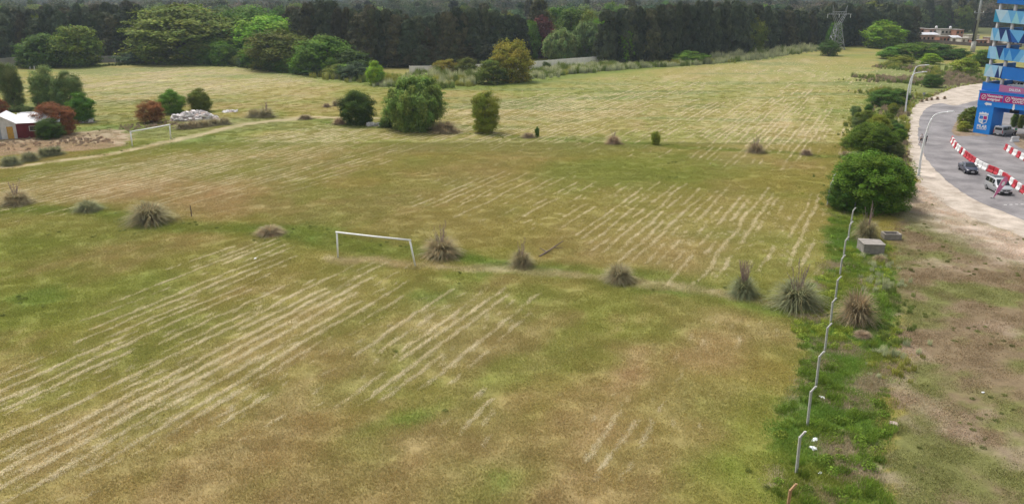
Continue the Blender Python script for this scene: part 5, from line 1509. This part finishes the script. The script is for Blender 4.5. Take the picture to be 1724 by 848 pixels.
# ------------------------------------------------------------------ plastic barriers
M_BRED = mat('red_plastic', (.42, .022, .035), .5, .12, 2); M_BWHT = mat('white_plastic', (.70, .69, .67), .5, .1, 2)
_bar = MB()
prof = [(-.24, 0), (.24, 0), (.24, .14), (.13, .34), (.10, .80), (-.10, .80), (-.13, .34), (-.24, .14)]
_bar.prism(prof, -.47, .47, 'yz')
bar_me = [_bar.mesh('shell', False, .025) for _ in range(2)]
slot_me = MB().box(-.30, .30, -.005, .005, .46, .66).mesh('slot')
lug_me = MB().tube([(0, 0, .10), (0, 0, .74)], .05, 8).mesh('hinge_lug', True)
def barrier(p, ang, red, label, group):
    t = thing('road_barrier', label, 'barrier', (p[0], p[1], .027), ang, group, (1.45, 1.15, 1.15))
    put_shared('shell', bar_me[0], t, M_BRED if red else M_BWHT)
    for sy in (-1, 1):
        o = put_shared('slot', slot_me, t, M_BRED if red else M_BWHT); o.location = (0, sy * .128, 0)
    o = put_shared('hinge_lug', lug_me, t, M_BRED if red else M_BWHT); o.location = (.50, 0, 0)
def barrier_row(pts, cols, nm, group, step=1.62):
    L_ = smooth_line(G(pts), 10)
    acc, need, i = 0.0, 0.0, 0
    for a, b in zip(L_[:-1], L_[1:]):
        a, b = Vector(a), Vector(b); l = (b - a).length
        while need <= acc + l and i < len(cols):
            p = a.lerp(b, (need - acc) / l)
            barrier(p, math.atan2(b.y - a.y, b.x - a.x) + (random.random() - .5) * .16, cols[i] == 'r', ('red' if cols[i] == 'r' else 'white') + nm, group + (' red' if cols[i] == 'r' else ' white'))
            need += step; i += 1
        acc += l
barrier_row([(1602.4, 239), (1606, 246), (1611, 252), (1626, 265), (1645, 279), (1661, 287.5), (1677, 294), (1697, 307), (1710, 317), (1722, 325), (1745, 340)], 'rwrwrwwrwrrrrwwwrrwrrwrwrwr', ' plastic road barrier in the long curved row beside the cars', 'long barrier row')
barrier_row([(1694, 253), (1703, 259), (1713, 264.5), (1724, 270), (1745, 280)], 'rwrwrwr', ' plastic road barrier in the short row before the gateway', 'short barrier row')
a = g(1708, 239)
barrier(a, R(10), False, 'white plastic barrier set crosswise at the end of the short row', None)

# ------------------------------------------------------------------ blue parking tower with its gateway
M_BLUE = mat('blue_paint', (.014, .18, .60), .55, .06, .8); M_BLUE2 = mat('blue_paint_portal', (.010, .235, .74), .5, .06, .6)
M_MAG = mat('magenta_sign', (.42, .012, .17), .5, .04, 2); M_PINKS = mat('pink_sign', (.52, .17, .30), .6, .05, 2)
TRI = [mat('panel_' + n, c, .5, .05, 1.5) for n, c in (('navy', (.008, .035, .17)), ('royal', (.012, .11, .42)), ('blue', (.02, .22, .62)), ('sky', (.14, .43, .75)), ('pale', (.33, .60, .82)), ('ice', (.47, .66, .80)), ('teal', (.03, .30, .52)), ('mint', (.30, .62, .70)))]
M_COLW = mat('white_column', (.60, .58, .57), .8, .08, 2)
M_SLAB = mat('grey_slab', (.27, .27, .27), .9, .15, 1)
M_DARKW = mat('near_black', (.035, .037, .042), .9, .2, 1)  # near-black tone painted for slab shadow between floors; also on the gateway panel
bx, by = g(1637.5, 223.2)
PT = thing('parking_tower', 'blue multi-storey parking tower with triangle panels and a signed gateway', 'building', (bx, by, 0), math.atan2(-.891, .454))
UL, DP, SLP = 17.0, 9.0, -.052
rb = random.Random(5)
# gateway: pillars, beam, signs
pil = MB().box(0, 3.1, 0, 3.2, 0, 4.98).build('gate_pillar', M_BLUE2, PT, bevel=.03)
pil2 = MB().box(10.6, 13.8, 0, 3.2, 0, 4.98).build('gate_pillar', M_BLUE2, PT, bevel=.03)
MB().box(-.05, 15.5, -.06, 3.3, 4.985, 7.55).build('gate_beam', M_BLUE2, PT, bevel=.03)
MB().box(-.15, 15.6, -.14, .10, 7.553, 7.66).build('beam_edge', M_BLUE, PT)
MB().box(3.13, 10.57, 3.0, 3.2, 3.9, 4.98).build('rear_beam', M_BLUE, PT)
MB().box(4.2, 5.9, 2.96, 2.998, 3.95, 4.9).build('dark_panel', M_DARKW, PT)  # near-black panel fixed on the rear beam, nothing cut through
M_WSIGN = mat('sign_white', (.80, .80, .80), .5, 0)
def letter(par, txt, size, u, zc, d, bold=.008):
    o = put('lettering', text_mesh(txt, size, M_WSIGN, bold=bold), par)
    o.location = (u, d, zc); o.rotation_euler = (math.pi / 2, 0, 0)
    return o
def ring(par, u, zc, d, r):
    mb = MB(); n = 20
    for k in range(n):
        a0, a1 = 2 * math.pi * k / n, 2 * math.pi * (k + 1) / n
        mb.prism([(u + math.cos(a0) * r, zc + math.sin(a0) * r), (u + math.cos(a1) * r, zc + math.sin(a1) * r), (u + math.cos(a1) * r * .82, zc + math.sin(a1) * r * .82), (u + math.cos(a0) * r * .82, zc + math.sin(a0) * r * .82)], d - .008, d + .008, 'xz')
    mb.prism([(u - r * .45, zc - r * .5), (u - r * .3, zc - r * .6), (u + r * .5, zc + r * .4), (u + r * .3, zc + r * .55)], d - .008, d + .008, 'xz')
    return mb.build('syringe_emblem', M_WSIGN, par)
for u0, u1, l1, l2 in ((.25, 4.45, 'Vacunación', 'antigripal'), (4.62, 8.9, 'Vacunación', 'COVID')):
    sg = MB().box(u0, u1, -.12, -.062, 5.95, 7.2).build('sign_panel', M_MAG, PT)
    ring(sg, u0 + .75, 6.58, -.13, .43)
    letter(sg, l1, .62, u0 + 2.75, 6.86, -.128, .014); letter(sg, l2, .62, u0 + 2.6, 6.30, -.128, .014)
sg = MB().box(9.07, 13.4, -.12, -.062, 5.95, 7.2).build('sign_panel', M_MAG, PT)
MB().prism([(9.4, 6.3), (10.5, 6.3), (10.6, 6.55), (10.3, 6.6), (10.1, 6.9), (9.75, 6.9), (9.6, 6.6), (9.35, 6.55)], -.138, -.122, 'xz').build('car_emblem', M_WSIGN, sg)
letter(sg, 'Vacunación', .5, 12.1, 6.58, -.128, .012)
def arrow(u, zc, left, s=1.0):
    p = [(-.75, 0), (-.25, .34), (-.25, .2), (.6, .2), (.6, -.2), (-.25, -.2), (-.25, -.34)]
    p = [(a * s, b * s) for a, b in p]
    if not left: p = [(b, a) for a, b in p]
    MB().prism([(u + a, zc + b) for a, b in p], -.075, -.058, 'xz').build('arrow_sign', M_WSIGN, PT)
arrow(2.0, 5.42, True); arrow(6.6, 5.42, False, .85)
# crest and lettering on the pillar
cr = MB().prism([(.7, 3.35), (2.3, 3.35), (2.35, 2.75), (2.2, 2.05), (1.5, 1.75), (.8, 2.05), (.65, 2.75)], -.03, -.002, 'xz').build('crest', M_WSIGN, pil)
def crest_q(poly, c): MB().prism(poly, -.048, -.032, 'xz').build('crest_field', c, PT)
crest_q([(.82, 3.22), (1.44, 3.22), (1.44, 2.66), (.79, 2.66)], M_BLUE); crest_q([(1.56, 3.22), (2.18, 3.22), (2.21, 2.66), (1.56, 2.66)], M_MAG)
crest_q([(1.56, 2.55), (2.2, 2.55), (2.06, 2.12), (1.56, 1.92)], M_BLUE); crest_q([(1.05, 2.95), (1.22, 2.95), (1.22, 2.75), (1.05, 2.75)], M_WSIGN)
crest_q([(.95, 2.42), (1.3, 2.42), (1.3, 2.15), (.95, 2.15)], TRI[4])
MB().prism([(.6, 3.45), (.72, 3.85), (.95, 3.68), (1.2, 3.95), (1.5, 3.75), (1.8, 3.95), (2.05, 3.68), (2.28, 3.85), (2.4, 3.45)], -.03, -.002, 'xz').build('crest_crown', M_WSIGN, pil)
letter(pil, 'PILAR', .74, 1.5, 1.32, -.012, .028); letter(pil, 'MUNICIPIO', .36, 1.5, .88, -.012, .006)
# floors
COLU = (.45, 3.1, 8.6, 14.0)
lev = [9.1 + 3.12 * k for k in range(6)]
for k, zt in enumerate(lev):          # zt: top edge of each parapet at the corner
    if k == 0: z0_, h_ = 7.66, 1.44
    else: z0_, h_ = zt - 2.06, 2.06
    pp = MB()
    pp.add([(-.05, .42, z0_), (UL, .42, z0_ + (SLP * UL if k else 0)), (UL, .58, z0_ + (SLP * UL if k else 0)), (-.05, .58, z0_), (-.05, .42, z0_ + h_), (UL, .42, max(z0_ + h_ + SLP * UL, 7.9)), (UL, .58, max(z0_ + h_ + SLP * UL, 7.9)), (-.05, .58, z0_ + h_)],
           [(3, 2, 1, 0), (4, 5, 6, 7), (0, 1, 5, 4), (1, 2, 6, 5), (2, 3, 7, 6), (3, 0, 4, 7)])
    par = pp.build('parapet', M_BLUE, PT)
    # slab behind the parapet and end wall
    MB().box(0, UL, .585, DP, z0_ + .25, z0_ + .55, SLP if k else 0).build('floor_slab', M_SLAB, PT)
    MB().box(-.05, .12, .585, DP, z0_ + .2, z0_ + h_, 0).build('end_parapet', M_BLUE, PT)
    MB().box(0, UL, DP, DP + .16, z0_ + .2, z0_ + 1.3, SLP if k else 0).build('rear_parapet', M_SLAB, PT)
    # triangle panels across the parapet face
    if 1 <= k <= 4:
        lim = 3.1 if k == 1 else UL
        u = -.05; alt = rb.random() < .5; prev = (u, u)      # bottom u, top u
        bu = tu = -.05; last = -1
        def zb(v): return z0_ + SLP * (v + .05)
        while min(bu, tu) < lim - .2:
            adv = .45 + .75 * rb.random()
            c = rb.choice([q for q in (0, 0, 1, 2, 3, 3, 4, 4, 4, 5, 5, 6, 7) if q != last]); last = c
            if rb.random() < .16:                            # a slanting four-sided piece
                nb, ntu = min(bu + adv, lim), min(tu + adv * (.7 + .6 * rb.random()), lim)
                poly = [(bu, zb(bu)), (nb, zb(nb)), (ntu, zb(ntu) + h_), (tu, zb(tu) + h_)]; bu, tu = nb, ntu
            elif alt:
                nb = min(max(bu, tu - .1) + adv, lim); poly = [(bu, zb(bu)), (nb, zb(nb)), (tu, zb(tu) + h_)]; bu = nb
            else:
                ntu = min(max(tu, bu - .1) + adv, lim); poly = [(bu, zb(bu)), (ntu, zb(ntu) + h_), (tu, zb(tu) + h_)]; tu = ntu
            alt = not alt
            if abs((poly[1][0] - poly[0][0]) * (poly[2][1] - poly[0][1]) - (poly[2][0] - poly[0][0]) * (poly[1][1] - poly[0][1])) < .02: continue
            MB().prism(poly, .385 - .004 * (last % 3), .418, 'xz').build('triangle_panel', TRI[c], par)
    # columns between this parapet and the next
    if k < 5:
        for u in COLU:
            zc0 = z0_ + h_ + SLP * u - (.2 if k else .1); zc1 = lev[k + 1] - 2.06 + SLP * u + .35
            MB().tube([(u, .98, z0_ + .5 + (SLP * u if k else 0)), (u, .98, zc1)], .30 if u > 1 else .26, 14).build('column', M_COLW, PT, True)
        for u in (5.5, 11.0):
            MB().box(u, u + .4, DP - .5, DP - .1, z0_ + .5 + SLP * u, lev[k + 1] - 1.7 + SLP * u).build('rear_column', M_SLAB, PT)
        MB().box(9.4, 12.5, 3.5, 3.7, z0_ + .56 + (SLP * 9.4 if k else 0), lev[k + 1] - 1.7 + SLP * 12.5).build('shade_wall', M_DARKW, PT)  # added near-black wall; its colour stands in for slab shadow between the floors
ps = MB().add([(3.2, .36, 7.70), (8.7, .36, 7.70), (8.7, .41, 7.70), (3.2, .41, 7.70), (3.2, .36, 8.93), (8.7, .36, 8.62), (8.7, .41, 8.62), (3.2, .41, 8.93)], [(3, 2, 1, 0), (4, 5, 6, 7), (0, 1, 5, 4), (1, 2, 6, 5), (2, 3, 7, 6), (3, 0, 4, 7)]).build('exit_sign', M_PINKS, PT)
letter(ps, 'SALIDA', .62, 6.0, 8.2, .352, .014)
arrow_o = MB().prism([(9.6, 8.15), (10.1, 8.4), (10.1, 8.25), (11.2, 8.2), (11.2, 8.05), (10.1, 8.1), (10.1, 7.95)], .385, .415, 'xz').build('arrow_sign', M_WSIGN, PT)
# car on the first deck
cp = PT.matrix_basis @ Vector((6.0, 2.1, 0)) if False else Vector((bx + .454 * 6.0 + .891 * 2.0, by - .891 * 6.0 + .454 * 2.0, 0))
car('deck_car', 'white car on the first deck behind the pink exit sign', 'car', SEDAN, (-1.32, 1.36), M_WCAR, (cp.x, cp.y), math.atan2(.891, -.454), z=8.22)

# plants by the gateway
for lb, px, b_, t_, wpx, kd, lf_, v in (
        ('olive bush in the planting bed beside the blue gate pillar', 1628, 214, 182, 30, 'round', 'olive', 1),
        ('low green bush at the front of the planting bed by the pillar', 1622, 221, 204, 26, 'shrub', 'lime', 2),
        ('dark bush against the blue gate pillar', 1636, 206, 180, 22, 'round', 'deep', 2),
        ('dark feathery shrub seen through the blue gateway', 1707, 214, 188, 16, 'upright', 'deep', 1),
        ('second dark feathery shrub seen through the blue gateway beyond the van', 1719, 216, 186, 14, 'upright', 'olive', 0)):
    tree_px('bush', lb, 'bush', px, b_, t_, wpx, kd, lf_, var=v)

# ------------------------------------------------------------------ people
M_SKIN = mat('skin', (.42, .25, .18), .6, .05, 9)
M_HAIR = mat('dark_hair', (.02, .016, .014), .6, .1, 20)
def skin_obj(name, pts, edges, rad, m, parent, root=0):
    me = bpy.data.meshes.new(name); me.from_pydata(pts, edges, []); me.materials.append(m)
    o = put(name, me, parent)
    md = o.modifiers.new('Skin', 'SKIN'); md.use_smooth_shade = True
    for i, v in enumerate(me.skin_vertices[0].data):
        r_ = rad[i]; v.radius = r_ if isinstance(r_, tuple) else (r_, r_); v.use_root = (i == root)
    sd = o.modifiers.new('Subdivision', 'SUBSURF'); sd.levels = 1; sd.render_levels = 1
    return o
def person(label, loc, rz, stride, arms, shirt, legs_m, shorts, h=1.72, z=.027):
    """stride: forward reach of the left foot (m); arms: forward swing of (left, right) hands"""
    k = h / 1.72
    t = thing('person', label, 'person', (loc[0], loc[1], z), rz)
    P, E, Rr = [], [], []
    def add(p, r_, frm=None):
        P.append(tuple(c * k for c in p)); Rr.append(r_ * k if not isinstance(r_, tuple) else tuple(q * k for q in r_))
        if frm is not None: E.append((frm, len(P) - 1))
        return len(P) - 1
    pel = add((0, 0, .92), (.15, .11)); wa_ = add((0, 0, 1.08), (.13, .10), pel); ch = add((0, 0, 1.28), (.155, .11), wa_); sh = add((0, 0, 1.40), (.11, .085), ch)
    nk = add((0, .01, 1.49), .05, sh); hd_ = add((0, .02, 1.58), .085, nk); tp = add((0, .01, 1.67), .075, hd_)
    nose = add((0, .115, 1.585), .014, hd_)
    for s_ in (-1, 1): add((s_ * .088, .0, 1.58), .014, hd_)
    foot = {}
    for s_, f in ((-1, stride), (1, -stride)):
        hp = add((s_ * .095, 0, .86), .095, pel); kn = add((s_ * .10, f * .5 + .04, .49), .062, hp)
        an = add((s_ * .10, f - .02, .085), .042, kn); add((s_ * .10, f + .13, .035), .034, an)
    for s_, f in ((-1, arms[0]), (1, arms[1])):
        so = add((s_ * .19, 0, 1.38), .055, sh); el = add((s_ * .235, f * .35 - .03, 1.12), .042, so); wr = add((s_ * .23, f * .9, .92 + abs(f) * .25), .028, el)
        pm_ = add((s_ * .23, f * 1.05, .85 + abs(f) * .28), (.036, .018), wr)
        for q in range(4):
            m1 = add((s_ * .23 - .012 + .008 * q, f * 1.08 + (q - 1.5) * .018, .80 + abs(f) * .29), .009, pm_); add((s_ * .225 - .012 + .008 * q, f * 1.08 + .012 + (q - 1.5) * .016, .765 - .006 * (q % 3) + abs(f) * .29), .008, m1)
        th = add((s_ * .215, f * 1.05 + .04, .86 + abs(f) * .28), .010, wr); add((s_ * .21, f * 1.07 + .055, .82 + abs(f) * .28), .009, th)
    body = skin_obj('body', P, E, Rr, M_SKIN, t)
    def sub(name, chain_list, gr, m):
        pts, ed, rd, mp = [], [], [], {}
        for ch_ in chain_list:
            pr = None
            for (p, r_) in ch_:
                key = tuple(round(c, 3) for c in p)
                if key not in mp: mp[key] = len(pts); pts.append(tuple(c * k for c in p)); rd.append((r_[0] * k * gr, r_[1] * k * gr) if isinstance(r_, tuple) else r_ * k * gr)
                if pr is not None and (pr, mp[key]) not in ed: ed.append((pr, mp[key]))
                pr = mp[key]
        return skin_obj(name, pts, ed, rd, m, t)
    sh_l = [[((0, 0, .95), (.15, .115)), ((0, 0, 1.10), (.14, .11)), ((0, 0, 1.28), (.16, .115)), ((0, 0, 1.41), (.11, .09))]]
    for s_, f in ((-1, arms[0]), (1, arms[1])):
        sh_l.append([((0, 0, 1.41), (.11, .09)), ((s_ * .19, 0, 1.38), .062), ((s_ * .225, f * .28 - .02, 1.17), .056)])
    sub('shirt', sh_l, 1.10, shirt)
    tr = []
    for s_, f in ((-1, stride), (1, -stride)):
        c_ = [((0, 0, .94), (.15, .112)), ((s_ * .095, 0, .85), .10), ((s_ * .10, f * .5 + .04, .50), .068)]
        if not shorts: c_.append(((s_ * .10, f - .02, .12), .052))
        tr.append(c_)
    sub('shorts' if shorts else 'trousers', tr, 1.10, legs_m)
    bm = bmesh.new(); bmesh.ops.create_icosphere(bm, subdivisions=2, radius=1)
    for v in list(bm.verts): v.co = Vector((v.co.x * .095, v.co.y * .105 - .008, v.co.z * .10 if v.co.z > -.2 else v.co.z * .05 - .02)) * k + Vector((0, 0, 1.625 * k))
    for v in bm.verts:
        if v.co.y > .06 * k and v.co.z < 1.63 * k: v.co.y = .05 * k
    me = bpy.data.meshes.new('hair'); bm.to_mesh(me); bm.free(); put('hair', me, t, M_HAIR)
    for s_, f in ((-1, stride), (1, -stride)):
        MB().box(s_ * .10 * k - .048, s_ * .10 * k + .048, (f - .09) * k, (f + .19) * k, -.004, .085).build('shoe', M_WHITE if shorts else M_PLAST, t, True, .02)
    for s_ in (-1, 1):
        MB().box(s_ * .034 * k - .012, s_ * .034 * k + .012, .100 * k, .106 * k, 1.595 * k, 1.608 * k).build('eye', M_HAIR, t)
    MB().box(-.022 * k, .022 * k, .096 * k, .102 * k, 1.538 * k, 1.546 * k).build('mouth', mat('lips', (.3, .12, .10), .6, 0), t)
    return t
M_SHW = mat('white_shirt', (.68, .63, .62), .9, .06, 8); M_BLK = mat('black_cloth', (.02, .02, .022), .9, .1, 8); M_GRNS = mat('green_shirt', (.10, .36, .20), .9, .08, 8); M_DRKS = mat('dark_shirt', (.045, .04, .045), .9, .1, 8)
person('person in white shirt and black shorts walking on the road by the lamp', g(1549.8, 243), R(175), .22, (-.18, .2), M_SHW, M_BLK, True, 1.76)
person('person in dark clothes walking beside the lamp post', g(1557.5, 242), R(160), -.16, (.14, -.14), M_DRKS, M_BLK, False, 1.6)
person('person in a green top standing beside the van in the gateway', g(1708.5, 230), R(100), .06, (.25, .3), M_GRNS, M_BLK, False, 1.74)

# ------------------------------------------------------------------ haze
hz = MB().box(-EXT - 60, EXT + 60, -960, EXT + 60, -1.5, 44).build('haze', None)
M_HAZE, N, L = new_mat('haze')
N.remove(N['Principled BSDF'])
pv = N.new('ShaderNodeVolumePrincipled')
pv.inputs['Density'].default_value = .00012
pv.inputs['Color'].default_value = (.68, .82, 1.0, 1)
pv.inputs['Anisotropy'].default_value = .2
L.new(pv.outputs[0], N['Material Output'].inputs['Volume'])
hz.data.materials.append(M_HAZE)
tag(hz, 'thin pale haze lying over the far woods', 'haze', kind='stuff')
